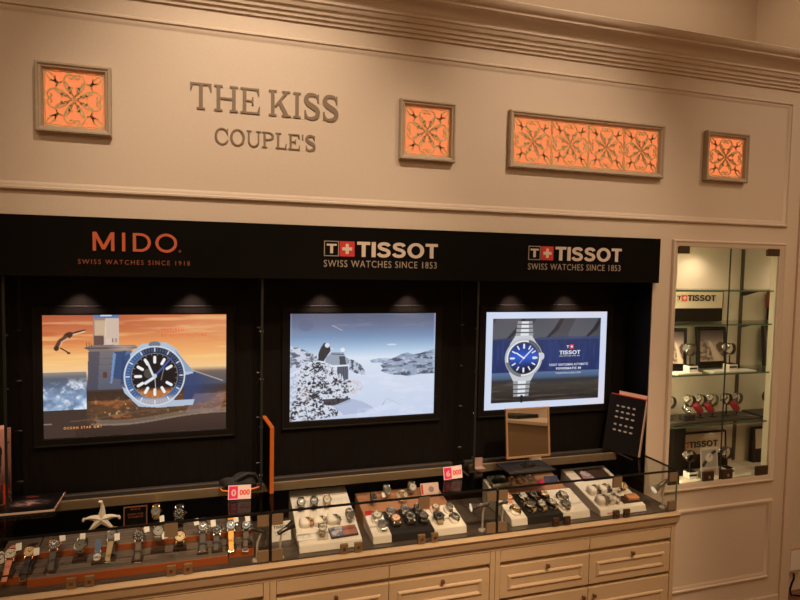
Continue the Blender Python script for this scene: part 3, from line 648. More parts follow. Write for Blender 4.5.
cap(s3, ox, 'TISSOT GENTLEMAN AUTOMATIC', 1.492, 1.702, 1.250, 1.261, EM_WH, 1.060, .015); cap(s3, ox, 'POWERMATIC 80', 1.530, 1.664, 1.232, 1.243, EM_WH, 1.060, .03); cap(s3, ox, 'TISSOTWATCHES.COM', 1.528, 1.662, 1.212, 1.219, EM_WH, 1.060)

# ------------------------------------------------------------------ glass dividers in the niche
for x, w in ((-.650,'at the left edge of the photo'),(.180,'between the sunset screen and the glacier screen'),(1.052,'between the glacier screen and the white-bordered screen')):
    t = thing('glass_divider', 'upright clear glass divider pane '+w, 'glass panel', (x,0,.847))
    onebox('pane', (-.004,.004,.002,.168,0,.795), PANE, t); onebox('edge', (-.0042,.0042,-.0005,.0018,0,.795), mat('dull_glass_edge', (.014,.018,.015), .3), t)
    for y in (.012,.158):
        for z in (.055,.24,.42,.60):
            bm = B(); cyl(bm, (-.0065,y,z), (.0065,y,z), .0032, n=12); obj('stud', bm, STEELD, t)

# ------------------------------------------------------------------ base cabinets and counter
bm = B()
prof = [(-.206,.6615),(-.220,.660),(-.2225,.655),(-.220,.649),(-.2165,.647),(-.2145,.634),(-.209,.620),(-.2085,.616),(-.206,.613),(-.202,.611),(-.1995,.6105),(-.1985,.596),(-.190,.596),(-.02,.596),(-.001,.596),(-.001,.6615)]
sweep_x(bm, prof, W0, 1.929)
tag(obj('counter_top', bm, PAINT2, None, True), 'long cream moulded counter top under the row of glass showcases', 'counter')
def knob(parent, x, y, z):
    bm = B(); lathe(bm, [(0,0),(.004,0),(.0035,.005),(.006,.008),(.0085,.011),(.0075,.015),(.004,.0165),(0,.017)], 16)
    bmesh.ops.rotate(bm, verts=bm.verts, matrix=Matrix.Rotation(R(90), 3, 'X')); bmesh.ops.translate(bm, verts=bm.verts, vec=(x, y, z)); obj('knob', bm, KNOBM, parent, True)
DFR = [(.0,-.0001),(.003,-.004),(.007,-.0062),(.011,-.0055),(.016,-.0015),(.018,-.0001)]
def cabinet(x0, x1, label):
    t = thing('drawer_cabinet', label, 'cabinet', ((x0+x1)/2,-.19,0)); w = (x1-x0)/2-.0008
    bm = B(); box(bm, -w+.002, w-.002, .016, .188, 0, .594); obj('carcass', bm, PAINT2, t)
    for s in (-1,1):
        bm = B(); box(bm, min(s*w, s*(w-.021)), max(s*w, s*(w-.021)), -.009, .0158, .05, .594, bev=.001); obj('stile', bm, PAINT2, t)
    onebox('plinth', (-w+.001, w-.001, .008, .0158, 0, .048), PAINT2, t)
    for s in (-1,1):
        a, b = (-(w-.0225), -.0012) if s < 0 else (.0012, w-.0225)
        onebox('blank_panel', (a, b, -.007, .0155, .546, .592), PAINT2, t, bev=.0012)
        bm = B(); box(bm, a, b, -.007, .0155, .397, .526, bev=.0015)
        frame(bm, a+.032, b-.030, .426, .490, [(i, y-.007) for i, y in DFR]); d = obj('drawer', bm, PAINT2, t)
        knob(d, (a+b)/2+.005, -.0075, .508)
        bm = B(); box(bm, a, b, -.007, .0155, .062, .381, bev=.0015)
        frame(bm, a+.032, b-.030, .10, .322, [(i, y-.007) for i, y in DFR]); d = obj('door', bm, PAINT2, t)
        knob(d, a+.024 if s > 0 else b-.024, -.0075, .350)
    return t
cabinet(-1.528,-.665,'cream drawer cabinet under the far left showcase')
cabinet(-.665,.196,'cream drawer cabinet under the showcase with the starfish')
cabinet(.196,1.062,'cream drawer cabinet under the middle showcase')
cabinet(1.062,1.924,'cream drawer cabinet at the right end of the counter beside the wall cabinet')

# ------------------------------------------------------------------ glass showcases
ZD, ZT, YF, YB = .663, .845, -.200, .152
def showcase(x0, x1, label, lock_pairs, top_plate):
    t = thing('glass_showcase', label, 'showcase', ((x0+x1)/2,-.2,.6617)); ox = (x0+x1)/2
    a, b = x0-ox+.0015, x1-ox-.0015; g = -.2; zz = .6617
    def Pb(x0,x1,y0,y1,z0,z1): return (x0,x1,y0-g,y1-g,z0-zz,z1-zz)
    onebox('deck', Pb(a,b,-.196,.168,.6619,.6645), DECK, t)
    onebox('front_rail', Pb(a,b,-.1985,-.192,.6645,.6685), RAILG, t)
    onebox('front_glass', Pb(a+.004,b-.004,-.2000,-.1955,.6687,.8385), PANE, t)
    onebox('top_glass', Pb(a+.002,b-.002,-.2000,.072,.8405,.8455), PANET, t)
    onebox('top_edge', Pb(a,b,-.2012,-.1985,.8385,.8470), EDGE, t)
    for s, x in ((-1,a),(1,b)):
        onebox('corner_post', Pb(x-.0015 if s < 0 else x-.0035, x+.0035 if s < 0 else x+.0015, -.2010,-.1965,.6687,.8385), EDGE if (s > 0 and x1 < 1.9) or s < 0 else GEDGE, t)
        for z0 in (.672,.797): 
            onebox('corner_plate', Pb(*( (x+.004,x+.042) if s < 0 else (x-.042,x-.004)), -.2030,-.1940,z0,z0+.038), TAN, t)
    onebox('back_panel', Pb(a,b,.158,.164,.6645,.800), BLACK, t)
    rb = b-(.105 if x1 > 1.9 else .050 if x1 > 1 else 0); onebox('back_rail', Pb(a,rb,.072,.082,.813,.8468), BRASSR, t, bev=.0015)
    if rb < b: onebox('return_rail', Pb(rb-.008,rb-.0005,-.045,.0715,.8460,.8492), RAILG, t); onebox('rail_end', Pb(rb+.0005,b,.128,.150,.813,.8400), BLACKM, t)
    if x1 > 1.9: onebox('side_top_edge', Pb(b-.0030,b+.0005,-.198,.070,.8385,.8472), EDGE, t)
    onebox('door_track', Pb(a,b,.1005,.128,.80,.826), BLACKM, t)
    onebox('track_rail', Pb(a,rb,.128,.150,.80,.8462), RAILG, t, bev=.003)
    onebox('side_glass', Pb(b-.004,b-.0005,-.195,.070,.6687,.8385), PANE, t)
    for k, px in enumerate(lock_pairs):
        for s in (-1,1):
            cx = px-ox+s*.026
            bm = B(); box(bm, cx-.0145, cx+.0145, -.0055, .006, .003, .037, bev=.002); o = obj('lock_plate', bm, LOCKP if x0 < 1 else DARKP, t)
            bm = B(); cyl(bm, (cx,-.009,.022), (cx,-.0055,.022), .0055, n=14); obj('lock_cylinder', bm, STEEL if x0 > .1 else GOLD, o, True)
    for px in top_plate:
        onebox('hinge_plate', Pb(px-ox-.021,px-ox+.021,-.2030,-.1940,.797,.842), TAN, t)
    return t
showcase(-1.53,-.668,'glass showcase at the far left edge of the photo',(),())
showcase(-.668,.196,'glass showcase with the starfish and orange-edged watch stands',(-.394,-.099),(-.125,))
showcase(.196,1.062,'middle glass showcase with two slanted ivory watch trays',(.483,.778),(.760,))
showcase(1.062,1.922,'right end glass showcase nearest the tall wall cabinet',(1.352,1.640),(1.614,))

# ------------------------------------------------------------------ watches
MC = {}
def shared(name, key, build, m, parent, smooth=False):
    """one mesh per shape and material, shared by the repeats"""
    k = (name,)+key
    if k not in MC:
        o = obj(name, build(), m, parent, smooth); MC[k] = o.data; return o
    return link(bpy.data.objects.new(name, MC[k]), parent)
RC = .0195
def b_case():
    bm = B(); lathe(bm, [(0,-.004),(.016,-.004),(.0188,-.002),(.0195,.001),(.0190,.0035),(.0178,.0045),(.0165,.0046)], 28)
    for sx in (-1,1):
        for sy in (-1,1):
            M = Matrix.Translation((sx*.0115, sy*.0195, -.001)) @ Matrix.Rotation(-sy*.35, 4, 'X')
            box(bm, -.0022,.0022,-.005,.005,-.0022,.0024, M=M, bev=.0006)
    return bm
def b_bezel():
    bm = B(); lathe(bm, [(.0150,.0038),(.0155,.0060),(.0168,.0066),(.0182,.0056),(.0188,.0040)], 28); return bm
def b_dial(marks=True):
    bm = B(); lathe(bm, [(0,.0044),(.0152,.0044)], 28)
    for k in range(12):
        a = R(30*k); M = Matrix.Rotation(-a, 4, 'Z') @ Matrix.Translation((0,.0120,.0047))
        box(bm, -.0007,.0007,-.0019,.0019,-.0002,.0002, 1, M=M)
    return bm
def b_hand(l, w):
    bm = B(); prism(bm, [(-w,-.003),(w,-.003),(w*.8,l*.8),(0,l),(-w*.8,l*.8)], XY, .0050, .0054); return bm
def b_crown():
    bm = B(); cyl(bm, (.0195,0,0), (.0228,0,0), .0026, n=10); return bm
def path_for(form):
    if form == 'drape':
        lo = [(-.0205,.0005),(-.026,-.0015),(-.045,-.0025),(-.066,-.0035),(-.088,-.0045)]
        up = [(.0205,.0005),(.027,-.003),(.034,-.010),(.040,-.020),(.043,-.030)]
        return [lo, up]
    if form == 'long':
        lo = [(-.0205,.0005),(-.026,-.0015),(-.040,-.0025),(-.058,-.0035)]
        up = [(.0205,.0005),(.027,-.0005),(.040,-.0015),(.056,-.0025)]
        return [lo, up]
    cz, ry, rz = {'loop': (-.0125,.0265,.0125), 'ring': (-.026,.0285,.028)}[form]
    pts = []
    a0 = math.degrees(math.acos(.72)) if form == 'loop' else 44
    n = 20
    for i in range(n+1):
        a = R(90+a0+(360-2*a0)*i/n) if form == 'loop' else R(90+a0+(360-2*a0)*i/n)
        pts.append((-math.sin(a-R(90))*ry if False else math.cos(a)*ry, cz+math.sin(a)*rz))
    return [pts]
def b_strap(form, links):
    bm = B(); paths = path_for(form)
    for P in paths:
        n = len(P)
        if links:
            segs = []
            acc = [Vector(p) for p in P]
            # resample to even links
            L = [0]
            for a, b in zip(acc, acc[1:]): L.append(L[-1]+(b-a).length)
            m = max(3, int(L[-1]/.0058))
            def at(s):
                for i in range(len(L)-1):
                    if s <= L[i+1]+1e-9: return acc[i].lerp(acc[i+1], (s-L[i])/max(1e-9, L[i+1]-L[i]))
                return acc[-1]
            for i in range(m):
                a, b = at(L[-1]*i/m), at(L[-1]*(i+1)/m); c = (a+b)/2; d = (b-a); ang = math.atan2(d.y, d.x); h = d.length*.43
                M = Matrix.Translation((0, c.x, c.y)) @ Matrix.Rotation(ang, 4, 'X')
                w = .0088
                box(bm, -w,-w*.42,-h,h,-.0012,.0012, M=M); box(bm, -w*.38,w*.38,-h,h,-.0013,.0016, M=M); box(bm, w*.42,w,-h,h,-.0012,.0012, M=M)
        else:
            rings = []
            for i, p in enumerate(P):
                a = Vector(P[max(i-1,0)]); b = Vector(P[min(i+1,n-1)]); d = (b-a).normalized(); nn = Vector((-d.y, d.x))*.0013
                w = .0098-.0022*i/(n-1) if form in ('drape','long') else .0092
                q = Vector(p)
                rings.append([bm.verts.new(v) for v in ((-w,q.x+nn.x,q.y+nn.y),(w,q.x+nn.x,q.y+nn.y),(w,q.x-nn.x,q.y-nn.y),(-w,q.x-nn.x,q.y-nn.y))])
            for a, b in zip(rings, rings[1:]):
                for k in range(4): bm.faces.new((a[k], a[(k+1)%4], b[(k+1)%4], b[k]))
            bm.faces.new(rings[0]); bm.faces.new(rings[-1])
    return bm
def b_buckle():
    bm = B(); frame(bm, -.010,.010,-.005,.005, [(0,.001),(0,-.001),(.002,-.001),(.002,.001)])
    bmesh.ops.rotate(bm, verts=bm.verts, matrix=Matrix.Rotation(R(-90), 3, 'X')); bmesh.ops.translate(bm, verts=bm.verts, vec=(0,-.088,-.0045)); return bm
def watch(label, loc, tilt=40, yaw=0, case='steel', dial='black', strap='black', form='loop', tagpos=None, group=None, scale=1., roll=0, bez=None, rotm=None):
    t = thing('wristwatch', label, 'watch', loc, (R(tilt), R(roll), R(yaw)), group)
    if rotm is not None: t.rotation_euler = rotm.to_euler()
    t.scale = (scale,)*3
    cm = METALS[case]
    shared('case', (case,), b_case, cm, t, True)
    shared('bezel', (bez or case,), b_bezel, METALS.get(bez or case) or DIALS[bez], t, True)
    mk = DIALS['white'] if dial in ('black','blue') else TXTBLK
    shared('dial', (dial,), b_dial, (DIALS[dial], mk), t)
    hm = STEEL if dial in ('black','blue') else BLACKM
    for nm, l, w, a in (('hand',.0085,.0011,-52),('hand',.0125,.0008,50)):
        o = shared(nm, (l, hm.name), lambda l=l, w=w: b_hand(l, w), hm, t); o.rotation_euler = (0,0,R(-a)); 
    shared('crown', (case,), b_crown, cm, t)
    if strap in METALS: shared('bracelet', (form, strap), lambda: b_strap(form, True), METALS[strap], t)
    else:
        shared('strap', (form, strap), lambda: b_strap(form, False), LEATHERS[strap], t)
        if form == 'drape': shared('buckle', (case,), b_buckle, cm, t)
    if tagpos:
        def bt():
            bm = B(); box(bm, -.0085,.0085,-.0005,.0005,-.012,.012, bev=.0003); return bm
        o = shared('price_tag', ('w',), bt, WHITE2, t); o.location = tagpos; o.rotation_euler = (R(-(40+tilt)), 0, R(8)); o['label'] = 'small white price tag'
    return t

# --- left showcase: stepped striped stands with orange edges
def steps(label, x0, x1, yf):
    t = thing('stepped_watch_stand', label, 'watch stand', ((x0+x1)/2, yf, .6648)); w = (x1-x0)/2
    def P(pts): return [(y-yf, z-.6648) for y, z in pts]
    bm = B(); sweep_x(bm, P([(yf+.003,.6650),(yf+.003,.691),(-.050,.703),(-.050,.6650)]), -w, w); obj('lower_step', bm, ZEBRA, t)
    bm = B(); sweep_x(bm, P([(yf,.6650),(yf,.6905),(yf+.003,.6915),(yf+.003,.6650)]), -w, w); obj('edge_strip', bm, ORANGE, t)
    bm = B(); sweep_x(bm, P([(-.047,.6650),(-.047,.722),(.052,.736),(.052,.6650)]), -w, w); obj('upper_step', bm, ZEBRA, t)
    bm = B(); sweep_x(bm, P([(-.050,.7035),(-.050,.7215),(-.047,.7225),(-.047,.7035)]), -w, w); obj('edge_strip', bm, ORANGE, t)
    bm = B(); box(bm, -w+.03, -w+.075 if w < .1 else -w+.10, -.049-yf, -.047-yf, .04, .056)
    obj('bright_inlay', bm, ORANGEB, t)
    return t
steps('striped stepped watch stand with orange edges in the left corner of the showcase', -.660, -.556, -.132)
steps('long striped stepped watch stand with orange edges below the starfish', -.552, .056, -.165)
steps('striped stepped watch stand with orange edges beside the grey gooseneck lamp', .060, .146, -.132)

def leaf_stand(label, x, head, end, w=.012):
    """small leaning stand under a draped watch; head and end are (y, z)"""
    (y0, z0), (y1, z1) = end, head
    d = Vector((y1-y0, z1-z0)).normalized(); n = Vector((-d.y, d.x))   # along the strap, and outwards
    o = n*-.0 
    t = thing('watch_stand', label, 'watch stand', (x, y0, .6925))
    off = Vector((d.y, -d.x))*.0085
    a = Vector((y0, z0))+off; b = Vector((y1, z1))+off+d*.004
    q = [(a.x-y0, a.y-.6925), (b.x-y0, b.y-.6925), (b.x-y0+off.x*.35, b.y-.6925+off.y*.35), (a.x-y0+off.x*.35, a.y-.6925+off.y*.35)]
    bm = B(); prism(bm, q, YZ, -w, w); obj('leaning_plate', bm, FELT, t)
    zb = .0005
    bm = B(); box(bm, -w-.006, w+.006, -.010, .028, zb, .0085, bev=.001); obj('base', bm, mat('dark_walnut_base', (.05,.026,.017), .35), t)
    return t
G1 = 'watches on the orange-edged stands'
L1 = [ # label, x, head(y,z), end(y,z), case, dial, strap, tag
 ('rose cased watch on a pink strap at the far left of the left showcase', -.618, (-.082,.742), (-.128,.706), 'rose','white','pink', (.020,.018,.010)),
 ('rose gold watch with an oval pale face and black strap, second from the left', -.564, (-.082,.742), (-.128,.706), 'rose','gold','black', (.022,-.004,.008)),
 ('rose gold watch with a dark face on a dark grey strap, left of the starfish', -.494, (-.080,.758), (-.135,.706), 'rose','black','grey', (.024,.016,.010)),
 ('steel chronograph on a beige strap just below the right arm of the starfish', -.323, (-.060,.760), (-.105,.722), 'steel','silver','beige', (.019,-.010,.006)),
 ('steel watch with a dark face and dark brown strap right of the starfish', -.236, (-.075,.755), (-.130,.706), 'steel','black','brown', (.024,.018,.008)),
 ('steel watch with a dark face and wide grey strap, left one of a grey pair', -.027, (-.075,.762), (-.130,.706), 'steel','black','grey', (-.022,.016,.010)),
 ('steel watch on a grey strap standing just left of the glowing orange strap', .021, (-.080,.748), (-.130,.704), 'steel','black','grey', (-.014,.020,.010)),
 ('steel watch on a bright orange-yellow strap near the right end', .068, (-.078,.758), (-.125,.714), 'steel','blue','orange', (.018,.018,.008)),
 ('dark cased watch on a brown strap right of the orange-yellow strap', .122, (-.078,.752), (-.122,.710), 'dark','black','brown', (.004,.022,.008)),
]
SHORT = ['pink strapped watch', 'pale faced rose gold watch', 'dark faced rose gold watch', 'beige strapped chronograph', 'brown strapped watch by the framed card', 'left one of the grey strapped watches', 'right one of the grey strapped watches', 'orange strapped watch', 'dark watch at the right end']
for n_, (lab, x, h, e, c, d, s, tg) in enumerate(L1):
    ang = math.degrees(math.atan2(h[1]-e[1], h[0]-e[0]))
    watch(lab, (x, h[0], h[1]+.002), ang, random.uniform(-6, 6), c, d, s, 'drape', tg, G1)
    leaf_stand('small dark leaning stand under the '+SHORT[n_], x, h, e)
# upright strap stubs visible above two of them
watch('steel bracelet watch on a clear post directly left of the starfish leg', (-.417,-.080,.748), 58, -8, 'steel','silver','steel','ring',(.004,.030,.004), G1)
watch('small white faced watch hanging at the bottom of a light blue strap', (-.362,-.106,.712), 52, 4, 'steel','white','blue','loop', None, G1, .78)
bm = B(); box(bm, -.0095,.0095,-.002,.002,0,.046, bev=.0008); o = obj('strap_sample', bm, LEATHERS['blue']); o.location = (-.364,-.088,.716); o.rotation_euler = (R(-24),0,R(-5)); tag(o, 'light blue fabric strap end standing above the small white faced watch', 'watch strap')
watch('two-tone bracelet watch with a round silver face below the small framed card', (-.175,-.070,.764), 52, 5, 'gold','silver','steel','ring',(.020,-.018,.004), G1, 1., 0, 'steel')
watch('round all gold watch lying on a small dark pad with its strap spread sideways', (-.103,-.085,.742), 46, 0, 'gold','gold','black','loop', None, G1, 1.05)
watch('gold cased skeleton watch raised on a clear post right of the framed card', (-.188,.005,.806), 62, 0, 'gold','silver','gold','ring',(.022,-.030,-.004), G1, .92)
watch('large steel dive watch with a black face, raised at the back centre', (-.110,.005,.790), 64, 0, 'steel','black','black','ring', None, G1, 1.12, 0, 'dark')
def post(label, x, y, z0, z1, m=ACRYL):
    t = thing('clear_watch_post', label, 'watch stand', (x, y, z0))
    onebox('post', (-.006,.006,-.004,.004,.0035,z1-z0), m, t); onebox('foot', (-.014,.014,-.012,.012,0,.003), m, t)
post('clear post under the skeleton watch', -.188, .020, .7338, .760); post('clear post under the large dive watch', -.110, .020, .7338, .742)
for x, y, z, w in ((-.417,-.085,.6998,'under the bracelet watch left of the starfish'),(-.175,-.085,.6998,'under the two-tone bracelet watch'),(-.103,-.090,.6990,'under the gold watch'),(-.355,-.115,.6968,'in front of the blue strap')):
    tag(onebox('display_pad', (x-.022,x+.022,y-.012,y+.012,z,z+.009), mat('dark_walnut_base', (.05,.026,.017), .35), bev=.001), 'small dark walnut pad '+w, 'display pad', None)
# loose white watch at the extreme left
watch('white strapped watch cut off by the left edge of the photo', (-.648,-.080,.730), 60, 20, 'steel','white','white','ring', None, G1, .9)
# starfish
bm = B(); c = Vector((0,0,0)); tips = [(.010,.066,18),(.062,.014,-60),(.046,-.044,0),(-.046,-.046,0),(-.058,.016,60)]
n = len(tips); ring = []
ctr_f = bm.verts.new((0,-.012,0)); ctr_b = bm.verts.new((0,.004,0))
for k, (tx, tz, cu) in enumerate(tips):
    d = Vector((tx, tz)); L = d.length; d.normalize(); nn = Vector((-d.y, d.x))
    rows = []
    for q in range(8):
        u = q/7; s = .014+(L-.014)*u; w = .0098*(1-u)+.0046; bend = (u**3)*.010*(1 if cu > 0 else -1 if cu < 0 else 0)
        p = d*s+nn*bend
        rows.append([bm.verts.new((p.x+nn.x*w, 0, p.y+nn.y*w)), bm.verts.new((p.x, -.010*(1-.45*u), p.y)), bm.verts.new((p.x-nn.x*w, 0, p.y-nn.y*w)), bm.verts.new((p.x, .004, p.y))])
    for a, b in zip(rows, rows[1:]):
        for i in range(4): bm.faces.new((a[i], a[(i+1)%4], b[(i+1)%4], b[i]))
    bm.faces.new(rows[-1]); ring.append(rows[0])
for k in range(n):
    a, b = ring[k], ring[(k+1) % n]
    # tips run clockwise: a's right side meets b's left side
    bm.faces.new((ctr_f, a[0], a[1])); bm.faces.new((ctr_f, a[1], a[2])); bm.faces.new((ctr_b, a[3], a[0])); bm.faces.new((ctr_b, a[2], a[3]))
    bm.faces.new((ctr_f, a[2], b[0])); bm.faces.new((ctr_b, b[0], a[2]))
if True:
    bmesh.ops.remove_doubles(bm, verts=bm.verts, dist=.0002)
for tx, tz, cu in tips:
    if cu:
        d = Vector((tx, tz)).normalized(); nn = Vector((-d.y, d.x))*(1 if cu > 0 else -1)
        p0 = Vector((tx, tz))+nn*.009
        pts = [(p0.x+d.x*.004*math.sin(a)-nn.x*0+(-nn.x*.0)+(-nn.x)*(.0)+nn.x*.006*(1-math.cos(a)), -.004, p0.y+d.y*.004*math.sin(a)+nn.y*.006*(1-math.cos(a))) for a in np.linspace(0, 2.6, 7)]
        tube(bm, [tuple(float(c) for c in p) for p in pts], [.006,.0065,.0062,.006,.0055,.005,.0042], 8)
st = obj('starfish', bm, mat('bleached_starfish', (.86,.74,.60), .7, bump=.3, bscale=350), None, True)
st.location = (-.374,.054,.777); st.rotation_euler = (R(-6),0,R(0)); st.scale = (.86,)*3
tag(st, 'cream coloured starfish ornament standing at the back of the left showcase', 'starfish')
# small framed card
t = thing('framed_card', 'small black card in a thin bronze frame with dim orange writing, right of the starfish', 'card', (-.262,.058,.7375)); t.rotation_euler = (R(-4),0,0)
bm = B(); frame(bm, -.040,.040,0,.072, [(0,0),(0,-.003),(.004,-.003),(.004,0)]); obj('frame', bm, mat('bronze_frame', (.22,.085,.045), .4), t)
onebox('card', (-.0398,.0398,.0002,.0025,.0002,.0718), BLACK, t)
text('lettering', 'MIDO', -.016,.016,.058,.064,0,MIDOD,t,.01,.0004,space=1.3); text('lettering', 'OCEAN STAR', -.026,.026,.040,.046,0,MIDOD,t,.01,.0004,space=1.2); text('lettering', 'AUTOMATIC', -.026,.026,.030,.036,0,MIDOD,t,.01,.0004,space=1.2)

# --- gooseneck spot lamps inside the showcases
NICK = mat('satin_nickel', (.62,.54,.45), .35, .35)
def lamp(label, base, elbow, joint, lens, hr=.012, lit=True):
    """base (x, y); elbow z; joint and lens are 3D points"""
    x, y = base; t = thing('showcase_spot_lamp', label, 'lamp', (x, y, .6648)); o0 = Vector((x, y, .6648))
    bm = B(); lathe(bm, [(0,0),(.016,0),(.016,.003),(.014,.006),(.004,.007),(0,.007)], 24); obj('base', bm, NICK, t, True)
    J = Vector(joint)-o0; E_ = Vector((.002, .001, elbow-.6648)); L = Vector(lens)-o0
    bm = B(); tube(bm, [(0,0,.006), tuple(E_*.5), tuple(E_*.92), tuple(E_*.85+J*.15), tuple(E_*.3+J*.7), tuple(J)], .0040, 10); obj('stem', bm, NICK, t, True)
    d = (L-J).normalized(); q = J-d*.012; ln = (L-q).length
    bm = B(); cyl(bm, q, q+d*ln*.55, hr*.62, hr*.66, 20); cyl(bm, q+d*ln*.55, L, hr*.68, hr*1.25, 20, cap=False); cyl(bm, q-d*.004, q, hr*.45, hr*.6, 20); hd = obj('lamp_head', bm, STEEL if hr > .013 else STEELD, t, True)
    bm = B(); cyl(bm, L-d*.003, L-d*.002, hr*1.12, n=24); obj('lens', bm, LENS2, hd)
    if lit: spot('showcase_spot', Vector(lens)+d*.004, Vector(lens)+d*.1+Vector((0,.02,-.07)), .10, 90, .8, (1,.74,.45), .008)
LENS2 = mat('dim_lamp_lens', (.8,.72,.6), .3, emit=(1,.8,.6), estr=.6)
lamp('small steel spot lamp at the right end of the right showcase', (1.888,-.156), .743, (1.893,-.156,.778), (1.834,-.160,.750), .0145)
lamp('small steel spot lamp between the ivory trays and the right showcase', (1.020,-.160), .735, (1.030,-.160,.768), (.968,-.160,.763), .0135)
lamp('bent grey spot lamp at the right end of the starfish showcase', (.152,-.176), .728, (.170,-.170,.766), (.132,-.160,.776), .0095)
lamp('dark headed spot lamp at the left end of the middle showcase', (.231,-.176), .722, (.238,-.170,.758), (.281,-.160,.776), .0130)
lamp('thin steel spot lamp at the left end of the right showcase', (1.108,-.155), .742, (1.100,-.155,.762), (1.130,-.145,.765), .0085)
# small white label card at the left end of the middle showcase
t = thing('brand_card', 'small white brand card standing at the left end of the middle showcase', 'card', (.252,-.045,.6648)); t.rotation_euler = (R(-14),0,R(4))
onebox('card', (-.036,.036,0,.0015,0,.070), WHITE2, t); text('lettering', 'TISSOT', -.030,.030,.046,.056,0,TXTBLK,t,.03,.0003); text('lettering', 'SWISS WATCHES', -.026,.026,.030,.035,0,GREYTX,t,.0,.0003); text('lettering', 'SINCE 1853', -.020,.020,.020,.025,0,GREYTX,t,.0,.0003)

# ------------------------------------------------------------------ slanted trays
def wedge(t, name, x0, x1, pts, m, ox, oy=-.165, bev=.0015):
    bm = B(); prism(bm, [(y-oy, z-.6648) for y, z in pts], YZ, x0-ox, x1-ox)
    bmesh.ops.bevel(bm, geom=list(bm.edges), offset=bev, segments=2, affect='EDGES'); return obj(name, bm, m, t)
def cushion(t, x, y, z, ox, m, w=.021, d=.024, h=.018, tilt=25, oy=-.165):
    bm = B(); bmesh.ops.create_uvsphere(bm, u_segments=20, v_segments=12, radius=1)
    for v in bm.verts:
        c = v.co; f = lambda q: math.copysign(abs(q)**.6, q)
        v.co = Vector((f(c.x)*w, f(c.y)*d, f(c.z)*h*.5))
    o = obj('cushion', bm, m, t, True); o.location = (x-ox, y-oy, z-.6648); o.rotation_euler = (R(tilt),0,0); return o
def slope(p0, p1, y): return p0[1]+(p1[1]-p0[1])*(y-p0[0])/(p1[0]-p0[0])
GT = 'watches on the slanted trays'
def seat(t, ox, cm, sl, lab, x, y, case, dial, strap, tagp=None, yaw=0, form='loop', sc=1.0, tilt=None):
    a = math.degrees(math.atan2(sl[1][1]-sl[0][1], sl[1][0]-sl[0][0])) if tilt is None else tilt
    z = slope(*sl, y)
    cushion(t, x, y, z+.004, ox, cm, tilt=a+8)
    watch(lab, (x, y-math.sin(R(a+8))*.018, z+.004+.0185), a+8, yaw, case, dial, strap, form, tagp, GT, sc)
# tray A
sa = [(-.158,.690),(.150,.778)]
ta = thing('slanted_watch_tray', 'wide ivory slanted watch tray, first one in the middle showcase', 'watch tray', (.418,-.165,.6648)); ox = .418
wedge(ta, 'tray_body', .303, .534, [(-.165,.6650),(-.158,.690),(.150,.778),(.155,.774),(.155,.6650)], WHITE, ox)
for x, d, s, w in ((.332,'black','black','left'),(.383,'black','black','middle'),(.434,'white','white','right')):
    watch('round %s faced watch standing in the back row of the first ivory tray, %s' % (d, w), (x,.014,.782), 52, 0, 'steel' if d != 'white' else 'rose', d, s, 'ring', None, GT, .88, 0, 'dark' if d == 'black' else 'rose')
    o = onebox('clip_stand', (x-.008-ox,x+.008-ox,.196,.204,.065,.096), WHITE, ta)
for x, s, w in ((.337,'tan','left'),(.389,'steel','middle'),(.441,'steel','right')):
    z = slope(*sa, -.055)
    cushion(ta, x, -.055, z+.008, ox, WHITE, .022, .022, .044, 30)
    watch('slim sideways watch on an ivory block, %s of the first tray middle row' % w, (x+.020,-.066,z+.024), 30, 60, 'rose' if s == 'tan' else 'steel', 'white', s, 'loop', None, GT, .72, 24)
watch('small bracelet watch on a clear stand at the front of the first ivory tray', (.390,-.128,.735), 40, 10, 'steel','white','beige','loop', None, GT, .85)
onebox('clear_stand', (.370-ox,.410-ox,.022,.060,.031,.046), ACRYL, ta)
bm = B(); o = onebox('text_plate', (-.034,.034,-.020,.020,0,.001), WHITE2, ta); o.location = (.333-ox,-.115+.165,slope(*sa,-.115)+.0012-.6648); o.rotation_euler = (R(15.9),0,0)
for k, (s, zz, w) in enumerate((('TISSOT',.006,.018),('PR 100',-.002,.020),('QUARTZ',-.010,.014))):
    q = text('lettering', s, -w, w, zz-.0025, zz+.0025, 0, GREYTX, o, 0, .0002); q.rotation_euler = (R(-90),0,0); q.location = (0,0,.0013)
tagp = thing('photo_block', 'small glossy block with a blue and brown printed picture on the first ivory tray', 'display block', (.471,-.117,.7025), (R(15.9),0,R(4)))
def pic_block():
    p = Pic(30, 18, 2); p.a[:] = np.array((150,92,70))/255; n = fbm(p.H, p.W, 8, 8, 3, 4); p.put((p.U < 15)*1., (110,108,130)); p.put((p.U < 15)*np.clip((n-.5)*6,0,1), (190,184,190)); p.put(np.clip(1-np.abs(p.U-18)/5,0,1), (190,120,90), .6); return p.a
onebox('block', (-.052,.052,-.026,.026,0,.009), mat('dark_walnut_base', (.05,.026,.017), .35), tagp, .001)
picture('picture', pic_block(), -.050,.050,-.024,.024,0, pic_mat('printed_picture', 0, .3), tagp, Matrix.Translation((0,0,.0093)) @ Matrix.Rotation(R(-90), 4, 'X'))
watch('steel bracelet watch standing upright on the printed block of the first tray', (.510,-.080,.752), 72, 12, 'steel','silver','steel','ring', None, GT, .80)

